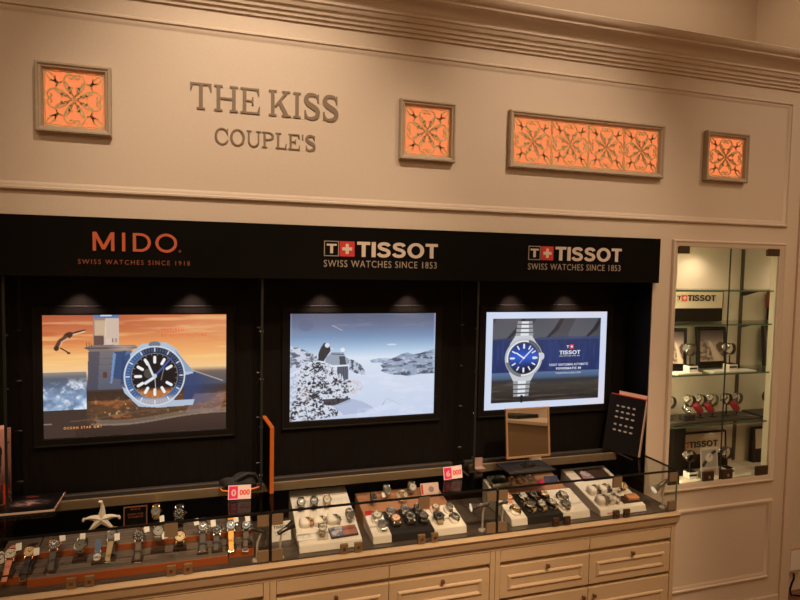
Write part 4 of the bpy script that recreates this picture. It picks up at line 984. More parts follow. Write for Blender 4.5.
# tray B
sb = [(-.158,.693),(.125,.752)]
tb = thing('slanted_watch_tray', 'slanted tray with ivory sides, black middle and copper back, second in the middle showcase', 'watch tray', (.762,-.165,.6648)); ox = .762
pb = [(-.165,.6650),(-.160,.6925),(-.015,.7225),(-.015,.6650)]
wedge(tb, 'ivory_section', .576, .647, pb, WHITE, ox); wedge(tb, 'black_section', .6475, .8195, pb, FELT, ox); wedge(tb, 'ivory_section', .820, .953, pb, WHITE, ox)
wedge(tb, 'copper_platform', .572, .936, [(-.0145,.6650),(-.0145,.7235),(.125,.752),(.125,.6650)], BRONZE, ox)
seat(tb, ox, WHITE, sb, 'white faced watch on a cream cushion at the left of the second tray', .614, -.066, 'steel','white','white')
seat(tb, ox, WHITE, sb, 'steel bracelet watch at the front left corner of the second tray', .622, -.120, 'steel','silver','steel')
for k, (x, y, c, d, s, w) in enumerate(((.674,-.052,'steel','black','black','back left'),(.734,-.046,'steel','black','black','back middle'),(.788,-.048,'dark','black','black','back right'),
      (.681,-.098,'rose','rose','black','front left'),(.739,-.096,'steel','black','black','front middle'),(.792,-.100,'dark','silver','black','front right'))):
    seat(tb, ox, FELT, sb, '%s black strapped watch on a black cushion, %s in the second tray' % ({'rose':'rose faced','steel':'steel','dark':'dark cased'}[c], w), x, y, c, d, s, None, random.uniform(-8,8))
seat(tb, ox, WHITE, sb, 'large black faced watch on a tan strap at the right side of the second tray', .852, -.112, 'dark','black','beige', None, 0, 'loop', 1.12)
seat(tb, ox, WHITE, sb, 'black watch on an ivory cushion at the front right corner of the second tray', .918, -.120, 'steel','black','black', None, 40, 'loop', .8)
seat(tb, ox, WHITE, sb, 'rose cased watch on a brown strap behind the tan strapped one in the second tray', .862, -.052, 'rose','white','brown', None, 0, 'loop', .8)
seat(tb, ox, WHITE, sb, 'steel watch at the back right corner of the second tray ivory side', .920, -.058, 'steel','silver','brown', None, 0, 'loop', .8)
def upright(lab, x, y, z, case, dial, strap, tg=None, sc=.85, yaw=0, tilt=68, g=GT):
    return watch(lab, (x, y, z), tilt, yaw, case, dial, strap, 'ring', tg, g, sc)
upright('steel watch with a large white tag standing on the copper platform', .692,.055,.780,'steel','silver','steel',(-.020,-.020,-.004))
upright('steel bracelet watch standing on the copper platform near the pink card', .802,.060,.782,'steel','white','steel')
upright('small dark watch standing at the left of the copper platform', .622,.010,.774,'dark','black','brown',None,.7)
upright('white strapped watch standing at the front of the copper platform', .752,.005,.772,'steel','white','white',None,.7,30)
tag(onebox('red_card', (-.014,.014,-.001,.001,0,.018), RED), 'small red card at the left edge of the second tray', 'card'); bpy.data.objects['red_card'].location = (.590,-.030,.7205)
o = tag(onebox('orange_card', (-.011,.011,-.001,.001,0,.026), mat('orange_card', (.8,.2,.03), .5)), 'small orange card standing behind the large black faced watch', 'card'); o.location = (.834,-.035,.7195)
t = thing('promo_card', 'pale pink printed card with a red mark leaning at the back of the copper platform', 'card', (.880,.050,.7395)); t.rotation_euler = (R(-24),0,0)
onebox('card', (-.040,.040,0,.0015,0,.052), mat('pale_pink_card', (.72,.48,.42), .5), t); onebox('red_mark', (-.038,-.030,-.0006,-.0001,.008,.048), RED, t); bm = B(); cyl(bm, (.006,-.0001,.026), (.006,-.0006,.026), .012, n=20); obj('round_print', bm, mat('mauve_print', (.35,.2,.22), .5), t)

# tray C
sc_ = [(-.158,.693),(.120,.765)]
tc = thing('slanted_watch_tray', 'slanted tray with black centre and copper back, left one in the right showcase', 'watch tray', (1.333,-.165,.6648)); ox = 1.333
pc = [(-.162,.6650),(-.156,.6935),(-.002,.733),(-.002,.6650)]; pcl = [(-.162,.6650),(-.156,.6935),(.118,.764),(.118,.6650)]
wedge(tc, 'ivory_section', 1.151, 1.222, pcl, WHITE, ox); wedge(tc, 'black_section', 1.2225, 1.3875, pc, FELT, ox); wedge(tc, 'ivory_section', 1.388, 1.516, pc, WHITE, ox)
wedge(tc, 'copper_platform', 1.2235, 1.500, [(-.0015,.6650),(-.0015,.734),(.120,.765),(.120,.6650)], BRONZE, ox)
seat(tc, ox, WHITE, sc_, 'black strapped gold watch on a cream cushion at the left of the third tray', 1.188, -.118, 'gold','white','black', None, 50, 'loop', .9)
seat(tc, ox, WHITE, sc_, 'small rose watch behind the cream cushion at the left of the third tray', 1.190, -.052, 'rose','rose','pink', None, 0, 'loop', .8)
for x, y, c, d, s, w in ((1.256,-.052,'steel','white','black','back left'),(1.306,-.050,'steel','black','black','back middle'),(1.354,-.052,'rose','white','black','back right'),
      (1.258,-.112,'steel','silver','beige','front left'),(1.308,-.112,'steel','white','beige','front middle'),(1.360,-.110,'steel','white','beige','front right')):
    seat(tc, ox, FELT, sc_, '%s watch on a %s strap on a black cushion, third tray %s' % (c, s, w), x, y, c, d, s, None, random.uniform(10,35))
seat(tc, ox, WHITE, sc_, 'black strapped steel watch on an ivory cushion at the right of the third tray', 1.438, -.070, 'steel','white','black', None, 40)
seat(tc, ox, WHITE, sc_, 'steel bracelet watch at the front right of the third tray', 1.416, -.125, 'steel','silver','steel')
for x, s, w in ((1.262,'orange','yellow strapped'),(1.305,'tan','tan strapped'),(1.352,'white','white strapped')):
    upright('%s watch standing on the copper back of the third tray' % w, x,.040,.774,'gold' if s != 'white' else 'steel','gold' if s != 'white' else 'white',s,None,.62,20)
# clear box, magenta and blue cards
t = thing('clear_box', 'clear acrylic box at the back left corner of the right showcase', 'box', (1.205,.085,.7585), (R(14.5),0,0))
onebox('box_body', (-.046,.052,-.048,.038,0,.022), ACRYL, t, .004); onebox('ivory_insert', (-.038,.044,-.040,.030,.001,.014), WHITE, t, .003); onebox('lid', (-.0465,.0525,-.0485,.0385,.0225,.027), ACRYL, t, .002)
o = tag(onebox('magenta_card', (-.016,.016,-.0008,.0008,0,.028), MAG), 'bright magenta card standing beside the blue card in the right showcase', 'card'); o.location = (1.392,.022,.7425); o.rotation_euler = (R(-20),0,R(10))
o = tag(onebox('blue_card', (-.034,.034,-.0008,.0008,0,.034), mat('navy_card', (.04,.05,.12), .4)), 'navy blue card standing at the back right of the third tray', 'card'); o.location = (1.448,.030,.7455); o.rotation_euler = (R(-30),0,0)

# tray D
sd = [(-.163,.690),(.135,.766)]
td = thing('slanted_watch_tray', 'tall ivory slanted tray with a dark landscape picture, rightmost of the trays', 'watch tray', (1.676,-.165,.6648)); ox = 1.676
wedge(td, 'tray_body', 1.562, 1.792, [(-.170,.6650),(-.163,.690),(.135,.766),(.140,.763),(.140,.6650)], WHITE, ox)
def pic_rock():
    p = Pic(40, 24, 2); p.grad([(0,(50,40,38)),(12,(80,60,54)),(24,(46,36,36))]); n = fbm(p.H, p.W, 10, 8, 4, 6)
    m = p.polym([(1,22),(4,8),(9,3),(15,7),(18,22)]); p.put(m, (150,124,134)); p.put(m*np.clip((n-.5)*6,0,1), (214,190,196)); p.put((p.U > 18)*np.clip((n-.5)*4,0,1), (110,84,72), .5); return p.a
al = math.atan2(.076, .298)
q = onebox('picture_plate', (-.077,.077,-.045,.045,0,.002), BLACK, td); q.location = (1.691-ox,.074+.165,slope(*sd,.074)+.001-.6648); q.rotation_euler = (al,0,0)
picture('picture', pic_rock(), -.075,.075,-.043,.043,0, pic_mat('printed_picture', 0, .3), q, Matrix.Translation((0,0,.0024)) @ Matrix.Rotation(R(-90), 4, 'X'))
for x, y, s, w in ((1.594,-.052,'black','back left'),(1.648,-.052,'black','back middle'),(1.702,-.052,'brown','back right'),(1.590,-.120,'steel','front left'),(1.642,-.120,'steel','front right')):
    z = slope(*sd, y); cushion(td, x, y-.002, z+.010, ox, WHITE, .0175, .024, .050, 20)
    watch('slim watch, %s, over an ivory pillow, %s of the rightmost tray' % ('steel bracelet' if s == 'steel' else s+' strap', w), (x+.021,y-.010,z+.028), 30, 65, 'steel','silver' if s == 'steel' else 'black', s,'loop', None, GT, .95, 20)
t = thing('copper_display_block', 'copper topped dark block with a low plate at the right end of the rightmost tray', 'display block', (1.742,-.122,.7015)); t.rotation_euler = (al,0,0)
onebox('plate', (-.046,.046,-.022,.026,0,.004), mat('dark_walnut_base', (.05,.026,.017), .35), t, .0008); onebox('copper_pad', (-.016,.040,-.012,.022,.0045,.016), mat('copper_pad', (.60,.26,.12), .4), t, .001)
upright('small gold watch standing beside the copper block', 1.756,-.070,.742,'gold','gold','tan',None,.6)
bm = B(); o = text('lettering', 'TISSOT', 1.590-ox, 1.622-ox, .008, .014, 0, TXTRED, td, .02, .0004); o.location = (0,-.0050,0)

# ------------------------------------------------------------------ things on top of the showcases
ZG = .8472
# two pink price cards on the glass
for x, w in ((.098,'in front of the black cap'),(.932,'above the middle showcase trays')):
    t = thing('sale_card', 'white and magenta sale card standing on the glass top '+w, 'card', (x, -.066, ZG+.0004)); t.rotation_euler = (R(-8), R(2 if x < .5 else -3), 0)
    onebox('card', (-.040,.040,0,.0015,0,.050), mat('pale_pink_white', (.80,.62,.60), .5), t); onebox('magenta_block', (-.037,-.006,-.0006,-.0001,.003,.047), MAG, t)
    text('number', '6' if x > .5 else '0', -.029,-.012,.012,.036,-.0006,TXTWH,t,.03,.0003); text('number', '000', .000,.036,.014,.034,-.0001,TXTRED,t,.03,.0003)
# black crumpled cap with orange trim
bm = B(); bmesh.ops.create_uvsphere(bm, u_segments=32, v_segments=16, radius=1)
for v in bm.verts:
    c = v.co.copy(); r = 1+.12*math.sin(5*c.x+2*c.y)+.10*math.sin(7*c.y+3*c.z+1)
    v.co = Vector((c.x*.060*r, c.y*.034*r, max(0, c.z*.5+.5)**1.3*.040*r+.0005))
t = thing('cap', 'black folded cap with an orange trimmed brim lying on the glass top', 'cap', (.108,.045,ZG+.0006)); t.scale = (1.12,1.1,1.25)
obj('crown', bm, mat('black_cloth', (.006,.005,.0055), .8, bump=.3, bscale=120), t, True)
bm = B(); pts = [(-.066,.0,.004),(-.060,-.024,.004),(-.035,-.038,.005),(0,-.044,.006),(.035,-.040,.007),(.058,-.030,.008)]; tube(bm, pts, .0022, 8); o = obj('brim_trim', bm, ORCLOTH, t, True); o['label'] = 'orange brim edge'
bm = B(); tube(bm, [(-.020,-.02,.030),(.000,-.028,.044),(.022,-.028,.052),(.044,-.02,.046),(.056,-.01,.028)], .005, 8); obj('fold', bm, mat('grey_cloth', (.022,.019,.02), .7), t, True)
# dark board with orange edges at the divider
t = thing('orange_edged_board', 'upright narrow black board with bright orange edges beside the glass divider', 'board', (.213,.0,ZG)); t.rotation_euler = (0,0,R(5))
YB0, YB1, HH = -.040, .150, .248
bm = B(); prism(bm, [(YB0+.010-.0,0),(YB0+.010,HH-.005),(YB1-.002,HH-.005),(YB1-.002,0)], YZ, -.0085, .0075); obj('board', bm, BLACK, t)
bm = B(); box(bm, -.0085,.0060,YB0,YB0+.0095,0,HH); box(bm, -.0080,.0080,YB0+.0095,YB1,HH-.0045,HH); obj('orange_edge', bm, mat('orange_lacquer', (.40,.09,.010), .5), t)
# catalogue leaning in the right corner
def lean(p):   # p in local (x, z) of the sheet
    return p
t = thing('catalogue', 'black catalogue with rows of small watch pictures leaning in the right corner', 'catalogue', (1.812,.045,ZG+.006), (R(-10),R(2),R(-62)))
onebox('front_cover', (-.085,.085,-.004,0,0,.262), mat('black_cover', (.009,.007,.007), .6, spec=.15), t)
bm = B(); box(bm, -.082,.087,.0005,.008,.002,.259); obj('pages', bm, mat('cream_pages', (.55,.42,.34), .6), t)
onebox('red_sheet', (-.083,.086,.0084,.0095,.004,.266), RED, t); onebox('pink_sheet', (-.048,.084,.0100,.0112,.010,.282), mat('pink_page', (.85,.50,.38), .5), t); onebox('back_cover', (-.085,.089,.0116,.015,0,.262), mat('beige_cover', (.35,.22,.15), .5), t)
for r_ in range(5):
    for c_ in range(4):
        x = -.040+c_*.026; z = .212-r_*.026-(.008 if r_ > 2 else 0)
        bm = B(); w_ = random.uniform(.006,.009); box(bm, x-w_, x+w_, -.0046,-.0041, z-.003, z+.003); box(bm, x-.0032, x+.0032, -.0048,-.0046, z-.0042, z+.0042); obj('printed_watch', bm, mat('light_print', (.48,.44,.42), .4), t)
# tabletop mirror, its dark tray
t = thing('tabletop_mirror', 'rectangular tabletop mirror on a clear post in front of the right screen', 'mirror', (1.297,-.020,ZG+.0085))
MM = Matrix.Translation((0,0,.036)) @ Matrix.Rotation(R(-6), 4, 'X')
bm = B(); frame(bm, -.105,.105,0,.212, [(0,.004),(0,-.003),(.002,-.004),(.008,-.004),(.0095,-.001)]); box(bm, -.105,.105,.0038,.0055,0,.212); o = obj('frame', bm, mat('copper_frame', (.42,.25,.13), .35, .3), t); o.matrix_local = MM
o = onebox('mirror_glass', (-.096,.096,-.0012,.0036,.009,.203), MIRROR, t, M=MM)
onebox('post', (-.012,.012,-.004,.006,0,.040), ACRYL, t); onebox('foot', (-.030,.030,-.020,.020,-.0003,.004), ACRYL, t)
o = tag(onebox('flat_tray', (1.176,1.392,-.085,.045,ZG,ZG+.008), FELT, None, .002), 'flat black tray under the tabletop mirror', 'tray')
t = thing('sign_holder', 'small pinkish frosted sign holder beside the mirror at the glass divider', 'sign holder', (1.090,.045,ZG)); onebox('sheet', (-.022,.022,-.001,.001,0,.040), mat('frosted_pink', (.30,.20,.17), .4), t); onebox('foot', (-.022,.022,-.034,-.001,0,.002), mat('frosted_pink', (.30,.20,.17), .4), t)
t = thing('ivory_card_stand', 'small ivory card leaning behind the mirror post', 'card', (1.378,.060,ZG)); t.rotation_euler = (R(-12),0,R(-8)); onebox('card', (-.028,.028,0,.0015,0,.040), WHITE, t)
# flat brochure and standing leaflet at the left
t = thing('flat_brochure', 'black brochure with a pale burst picture lying flat at the left', 'brochure', (-.585,.072,ZG))
def pic_burst():
    p = Pic(60, 40, 2); p.a[:] = np.array((14,12,12))/255; n = fbm(p.H, p.W, 9, 2.5, 4, 12)
    m = np.exp(-(((p.U-30)/17)**2+((p.V-22)/7)**2)); p.put(np.clip(m*(n*2.3-.55),0,1), (236,186,180)); return p.a
bm = B(); box(bm, -.115,.075,-.082,.078,0,.007, bev=.001); obj('cover', bm, BLACK, t)
onebox('page_edge', (-.116,.078,-.086,-.0825,0,.006), mat('cream_pages', (.55,.42,.34), .6), t); onebox('spine_edge', (.0755,.079,-.082,.078,0,.0066), mat('pink_brown_edge', (.45,.27,.20), .5), t)
picture('picture', pic_burst(), -.112,.072,-.078,.074,0, pic_mat('printed_picture', 0, .3), t, Matrix.Translation((0,0,.0074)) @ Matrix.Rotation(R(-90), 4, 'X'))
q = text('lettering', 'MIDO', -.040,.000,.046,.054,0,MIDOC,t,.01,.0002,space=1.3); q.matrix_local = Matrix.Translation((0,0,.0080)) @ Matrix.Rotation(R(-90), 4, 'X')
t = thing('standing_leaflet', 'pale pink leaflet with a dark figure and red flames standing at the left edge', 'leaflet', (-.702,.055,ZG+.0076), (R(-3),R(2),R(40)))
def pic_leaf():
    p = Pic(30, 60, 2); p.grad([(0,(206,150,138)),(30,(160,112,108)),(46,(70,48,48)),(60,(30,24,24))]); n = fbm(p.H, p.W, 5, 9, 3, 2)
    p.poly([(16,14),(20,10),(23,16),(22,34),(18,44),(13,42),(14,26)], (34,28,32)); p.put(p.ellm(22,52,7,9)*np.clip((n-.42)*6,0,1), (210,60,38)); p.put(p.ellm(8,50,5,9)*np.clip((n-.45)*6,0,1), (220,70,40)); return p.a
onebox('cover', (-.070,.052,.0006,.005,0,.262), mat('pink_page', (.85,.50,.38), .5), t); picture('picture', pic_leaf(), -.069,.051,.002,.260,0, pic_mat('printed_picture', 0, .3), t)
onebox('inner_page', (-.070,.040,.0055,.009,.002,.272), mat('pink_page', (.85,.50,.38), .5), t)

# ------------------------------------------------------------------ built-in glass wall cabinet
CREAMIN = mat('cream_cabinet_lining', (.76,.66,.53), .5)
VX0, VX1, VZ0, VZ1, VD = 2.05, 2.665, .690, 1.826, .212
t = thing('wall_display_cabinet', 'tall cream glass fronted cabinet built into the wall at the right', 'display cabinet', ((VX0+VX1)/2, 0, VZ0)); ox = (VX0+VX1)/2; oz = VZ0; vit = t
def V(x0,x1,y0,y1,z0,z1): return (x0-ox,x1-ox,y0,y1,z0-oz,z1-oz)
onebox('back_panel', V(VX0+.0005,VX1-.0005,VD,VD+.03,VZ0,VZ1), CREAMIN, t); onebox('side_panel', V(VX0+.0005,VX0+.004,.006,VD-.0005,VZ0,VZ1), CREAMIN, t)
onebox('bottom_panel', V(VX0+.004,VX1-.005,.0005,VD-.0005,VZ0-.004,VZ0), CREAMIN, t); onebox('top_panel', V(VX0+.004,VX1-.005,.0005,VD-.0005,VZ1,VZ1+.003), CREAMIN, t)
onebox('front_side_strip', V(VX1-.006,VX1-.0005,.006,.038,VZ0,VZ1), CREAMIN, t)
onebox('side_mirror', V(VX1-.0045,VX1-.0005,.0385,VD-.001,VZ0,VZ1), MIRROR, t)['label'] = 'mirror lining the right side'
bm = B(); frame(bm, 2.016-ox, 2.696-ox, .660-oz, 1.846-oz, [(0,0),(0,-.010),(.003,-.014),(.008,-.015),(.013,-.010),(.018,-.009),(.027,-.005),(.033,-.001)]); obj('frame', bm, PAINT, t, True)
bm = B()
for z0, z1, x0, x1 in ((.6855,.690,VX0,VX1),(1.8262,1.8298,VX0,VX1)): box(bm, *V(x0,x1,-.001,.012,z0,z1))
obj('frame_lip', bm, PAINT, t)
SH = [.962,1.209,1.449,1.614]; SHW = ['lowest','second','third','top']
for z in SH:
    onebox('glass_shelf', V(VX0+.006,VX1-.006,.018,VD-.006,z-.007,z), GREENG, t); onebox('shelf_edge', V(VX0+.006,VX1-.006,.0165,.0178,z-.007,z), GEDGE, t)
onebox('shelf_standard', V(VX1-.013,VX1-.006,VD-.009,VD-.001,VZ0+.01,VZ1-.005), mat('dark_standard', (.10,.075,.05), .4, .4), t)
for z in SH:
    bm = B(); prism(bm, [(.10,z-.0075-oz),(VD-.011,z-.0075-oz),(VD-.011,z-.035-oz),(VD-.025,z-.035-oz)], YZ, VX1-.012-ox, VX1-.008-ox); obj('shelf_bracket', bm, BLACKM, t)
for s, (x0, x1) in enumerate(((VX0+.002,2.3625),(2.3645,VX1-.002))):
    d = onebox('glass_door', V(x0,x1,.0005,.0055,VZ0+.002,VZ1-.002), PANE, t)
    onebox('door_edge', V(*((2.3612,2.3625) if s == 0 else (2.3645,2.3653)),.0002,.0058,VZ0+.002,VZ1-.002), mat('dull_glass_edge', (.014,.018,.015), .3), d)
    cx = 2.290 if s == 0 else 2.404
    o = onebox('lock_plate', V(cx-.032,cx+.032,-.004,.0075,.692,.738), DARKP, d, .0015); bm = B(); cyl(bm, (cx-ox,-.0085,.712-oz), (cx-ox,-.004,.712-oz), .008, n=18); obj('lock_cylinder', bm, STEEL, o, True)
    hx = (VX0+.004, VX0+.066) if s == 0 else (VX1-.080, VX1-.004)
    onebox('hinge_plate', V(*hx,-.004,.0075,1.782,1.822), DARKP, d, .0015); onebox('hinge_plate', V(*hx,-.004,.0075,.692,.738), DARKP, d, .0015)
t = thing('cabinet_downlight', 'small downlight in the top of the glass wall cabinet', 'downlight', (2.335,.105,1.8255)); bm = B(); lathe(bm, [(.016,-.0002),(.016,-.005),(.026,-.005),(.026,-.0002)], 20); obj('rim', bm, STEEL, t, True); bm = B(); lathe(bm, [(0,-.002),(.0155,-.002)], 16); obj('lens', bm, LENS, t)
STRIP_GLOW = mat('added_strip_glow', (.8,.7,.5), .4, emit=(1,.80,.52), estr=2.)
t = thing('added_light_strip', 'added thin light strip hidden inside the left edge, brightening the glass wall cabinet', 'light strip', (2.0565,.030,.70)); onebox('strip', (-.002,.002,-.004,.004,0,1.11), STRIP_GLOW, t)  # unseen strip and area light, added to brighten the lower shelves
la = bpy.data.lights.new('added_strip_light', 'AREA'); la.shape = 'RECTANGLE'; la.size = 1.10; la.size_y = .012; la.energy = 3.0; la.color = (1,.78,.48)
lo = bpy.data.objects.new('added_strip_light', la); COL.objects.link(lo); lo.location = (2.0600,.030,1.255)
lo.rotation_euler = Matrix(((0,0,-1),(0,1,0),(1,0,0))).to_euler()
VL = spot('cabinet_spot', (2.335,.105,1.816), (2.335,.125,.7), 3.0, 158, .9, (1,.78,.54), .02)

# brand sign blocks
def sign_block(label, x0, x1, yf, z0, z1, zc, tx0, tx1, tz0, k, plate_x1, rake=.0, th=.05):
    t = thing('brand_sign', label, 'sign', ((x0+x1)/2, yf, z0)); ox = (x0+x1)/2
    bm = B(); prism(bm, [(0,0),(rake,z1-z0),(th,z1-z0),(th,0)], YZ, x0-ox, x1-ox); bmesh.ops.bevel(bm, geom=list(bm.edges), offset=.002, segments=2, affect='EDGES'); obj('block', bm, BLACK, t)
    an = math.atan2(rake, z1-z0); M = Matrix.Rotation(-an, 4, 'X')
    onebox('cream_plate', (x0-ox+.004, plate_x1-ox, -.002, -.0003, zc-z0, z1-z0-.006), mat('cream_plate', (.70,.56,.42), .5), t, M=M)
    tissot(t, tx0-ox, tz0-z0, k, -.0024, TXTBLK, None, M=M, red=mat('logo_bright_red', (.75,.05,.03), .4))
    return t
sb_ = sign_block('black block with a cream brand plate and red edge on the third glass shelf', 2.130, 2.488, .155, 1.4500, 1.605, 1.517, 2.195, 2.435, 1.553, .240, 2.482)
onebox('red_edge', (2.4885-2.309,2.492-2.309,.001,.05,.066,.153), LOGORED, sb_)['label'] = 'red side edge'
sign_block('large black framed brand sign at the bottom of the wall cabinet', 2.160, 2.572, .163, .6905, .875, .765, 2.258, 2.508, .800, .250, 2.556, .010, .030)
# picture frames with the snowy mountain
def pic_small():
    p = Pic(50, 50, 2); p.grad([(0,(58,48,50)),(12,(110,94,94)),(22,(176,156,150)),(50,(196,172,158))]); n = fbm(p.H, p.W, 9, 7, 4, 5)
    m = p.polym([(0,16),(8,14),(16,22),(24,30),(30,50),(0,50)]); p.put(m*np.clip((n-.42)*6,0,1), (92,74,70), .85)
    m = p.polym([(34,24),(42,18),(50,20),(50,44),(44,40),(36,30)]); p.put(m, (84,64,60)); p.put(m*np.clip((n-.55)*6,0,1), (150,130,122), .7)
    p.poly([(18,16),(24,18),(44,46),(46,50),(30,50),(24,32)], (222,202,186), .7); return p.a
PS = pic_small()
def pic_frame(label, x, y, w, h, yaw, z):
    t = thing('picture_frame', label, 'picture frame', (x,y,z), (R(-5),0,R(yaw)))
    bm = B(); frame(bm, -w/2,w/2,0,h, [(0,.010),(0,-.006),(.002,-.008),(.012,-.008),(.014,-.002)]); box(bm, -w/2+.0005,w/2-.0005,.0015,.010,.0005,h-.0005); obj('frame', bm, BLACKM, t)
    picture('picture', PS, -w/2+.014, w/2-.014, .034, h-.020, -.0008, pic_mat('printed_picture', 0, .3), t)
    onebox('mount', (-w/2+.013,w/2-.013,-.0006,.0012,.013,h-.013), BLACK, t)
pic_frame('black framed snowy mountain picture on the second glass shelf', 2.443, .163, .183, .212, 0, 1.2098)
pic_frame('black framed picture turned sideways at the left end of the second glass shelf', 2.196, .135, .090, .212, -28, 1.2098)
# white pads, block stands with ring watches
t_ = [(2.185,.075,1.2095,'at the left of the second glass shelf'),(2.470,.075,1.2095,'in front of the framed mountain picture')]
for x, y, z, w in t_:
    tag(onebox('white_pad', (x-.075 if x < 2.3 else x-.150, x+.070 if x < 2.3 else x+.120, .030, .092 if x > 2.3 else .090, z, z+.006), WHITE2, None, .001), 'thin white pad '+w, 'pad')
def block_watch(label, x, y, z, where, dark=False, sc=1., group='ring shaped watches on little blocks'):
    t = thing('block_stand', 'small white block stand with a dark stripe, '+where, 'watch stand', (x, y, z))
    onebox('block', (-.026,.026,-.018,.022,0,.030*sc), FELT if dark else WHITE2, t, .001)
    if not dark: onebox('stripe', (-.024,.020,-.0190,-.0183,.014,.022), BLACK, t); onebox('top_pad', (-.020,.020,-.014,.018,.0303*sc,.034*sc), BLACK, t)
    bm = B(); cyl(bm, (-.004,.004,.030*sc), (-.004,.004,.074*sc), .0035, n=10); obj('post', bm, BLACKM, t)
    M = Matrix(((0,-.5,-.866),(-1,0,0),(0,.866,-.5))).to_4x4()
    # local X -> towards the viewer (-y world), dial looks up and left
    X = Vector((.0,-1,0)); N = Vector((-.94,0,.34)).normalized(); Yv = N.cross(X); Rm = Matrix((X, Yv, N)).transposed()
    c = Vector((x-.004, y+.004, z+.074*sc+.032))
    watch(label, c+N*.026, case='steel', dial='silver', strap='dark', form='ring', rotm=Rm, group=group)
block_watch('steel ring bracelet watch in front of the sideways frame', 2.215, .062, 1.2160, 'at the left of the second glass shelf')
block_watch('steel ring bracelet watch in front of the framed mountain picture right edge', 2.458, .062, 1.2160, 'before the framed mountain picture')
block_watch('steel ring bracelet watch at the bottom left of the wall cabinet', 2.244, .062, .6905, 'at the bottom left of the wall cabinet')
block_watch('steel ring bracelet watch at the bottom centre of the wall cabinet', 2.474, .062, .6905, 'right of the white leaflet')
# leaflet and black box at the bottom
t = thing('leaflet', 'small white leaflet with a grey watch picture at the bottom of the wall cabinet', 'leaflet', (2.351,.052,.6905)); t.rotation_euler = (R(-5),0,0)
def pic_lf():
    p = Pic(20, 30, 3); p.a[:] = np.array((205,196,186))/255; p.rect(1.5,2,18.5,20,(172,164,158)); p.line([(3,17),(8,11),(16,4)],4,(120,112,108)); p.line([(3,18),(6,14)],3,(30,28,28)); p.line([(13,6),(17,4)],2.5,(40,36,36)); p.ell(10,10,5,5,(200,196,192)); p.ell(10,10,4,4,(226,222,218)); p.line([(10,10),(12,7)],.7,(60,60,60)); p.rect(2,22,18,28,(186,160,150)); p.line([(4,24),(16,24)],.6,(130,100,95)); p.line([(4,26),(16,26)],.6,(130,100,95)); return p.a
onebox('sheet', (-.053,.053,0,.0015,0,.140), WHITE2, t); picture('picture', pic_lf(), -.051,.051,.002,.138,-.0006, pic_mat('printed_picture', 0, .3), t)
tag(onebox('black_box', (2.160,2.232,.092,.132,.6905,.930), BLACK, None, .002), 'tall narrow black box at the bottom left of the wall cabinet', 'box')
# tray with the row of ring watches on the lowest glass shelf
t = thing('watch_tray', 'long dark watch tray with red cushions on the lowest glass shelf', 'watch tray', (2.36,.110,.9630))
onebox('tray', (-.292,.285,-.072,.075,0,.012), mat('dark_tray', (.035,.026,.018), .5), t, .002)
GR = 'ring watches in the row on the lowest glass shelf'
for x, red, dk, w in ((2.144,0,1,'at the far left behind the cabinet frame'),(2.262,1,0,'above the brightest red cushion'),(2.330,1,0,'second one above a red cushion'),(2.405,0,0,'between the two groups of red cushions'),
                      (2.492,1,1,'above the dark red cushion at the right'),(2.560,0,0,'at the right of the dark red cushion')):
    X = Vector((.10,-1,0)).normalized(); N = Vector((-.90,0,.44)).normalized(); Yv = N.cross(X).normalized(); N = X.cross(Yv).normalized(); Rm = Matrix((X, Yv, N)).transposed()
    c = Vector((x,.105,1.060))
    watch('steel ring watch on the lowest glass shelf, '+w, c+N*.024, case='dark' if dk else 'steel', dial='white', strap='black' if (dk or red) else 'dark', form='ring', rotm=Rm, group=GR, scale=.98)
    if red:
        bm = B(); bmesh.ops.create_uvsphere(bm, u_segments=20, v_segments=12, radius=1)
        for v in bm.verts:
            q = v.co; f = lambda a: math.copysign(abs(a)**.6, a); v.co = Vector((f(q.x)*.032, f(q.y)*.014, f(q.z)*.016))
        o = obj('cushion', bm, mat('crimson_cushion', (.30,.016,.026), .55), t, True); o.location = (x+.026-2.36, -.030, .064); o.rotation_euler = (0,R(48),0); o['label'] = 'red cushion'
    bm = B(); cyl(bm, (x-2.36,-.003,.012), (x-2.36,-.003,.072), .004, n=10); cyl(bm, (x-2.36,-.003,.012), (x-2.36,-.003,.016), .018, n=18); obj('post', bm, BLACKM, t)
t = thing('block_stand', 'black block at the front of the lowest glass shelf under a small tilted watch', 'watch stand', (2.215,.070,.9760)); onebox('block', (-.034,.034,-.016,.018,0,.028), FELT, t, .001)
watch('small watch lying tilted on the black block at the front of the lowest glass shelf', (2.215,.070,1.032), 40, 30, 'steel','white','black','loop', None, None, .8)
bm = B(); tube(bm, [(2.50,.058,.979),(2.53,.063,.984),(2.57,.055,.980),(2.61,.060,.979)], .0028, 8); tag(obj('loose_bracelet', bm, STEEL, None, True), 'loose steel bracelet lying at the front right of the lowest glass shelf', 'bracelet')

# ------------------------------------------------------------------ power socket and cable right of the wall end
t = thing('wall_socket', 'beige wall socket box at the lower right edge of the photo', 'socket', (2.945,.085,.10)); onebox('socket_box', (-.048,.060,-.035,0,.020,.155), mat('beige_plastic', (.50,.36,.27), .5), t, .004); onebox('face_plate', (-.034,.046,-.0375,-.0352,.034,.141), WHITE2, t, .001)
bm = B(); tube(bm, [(2.935,.045,.118),(2.925,.035,.10),(2.905,.03,.075),(2.895,.03,.045),(2.905,.03,.016),(2.94,.03,.007),(3.0,.0,.006),(3.1,-.05,.006)], .005, 8); tag(obj('power_cable', bm, BLACKM, None, True), 'black power cable looping from the socket to the floor', 'cable')

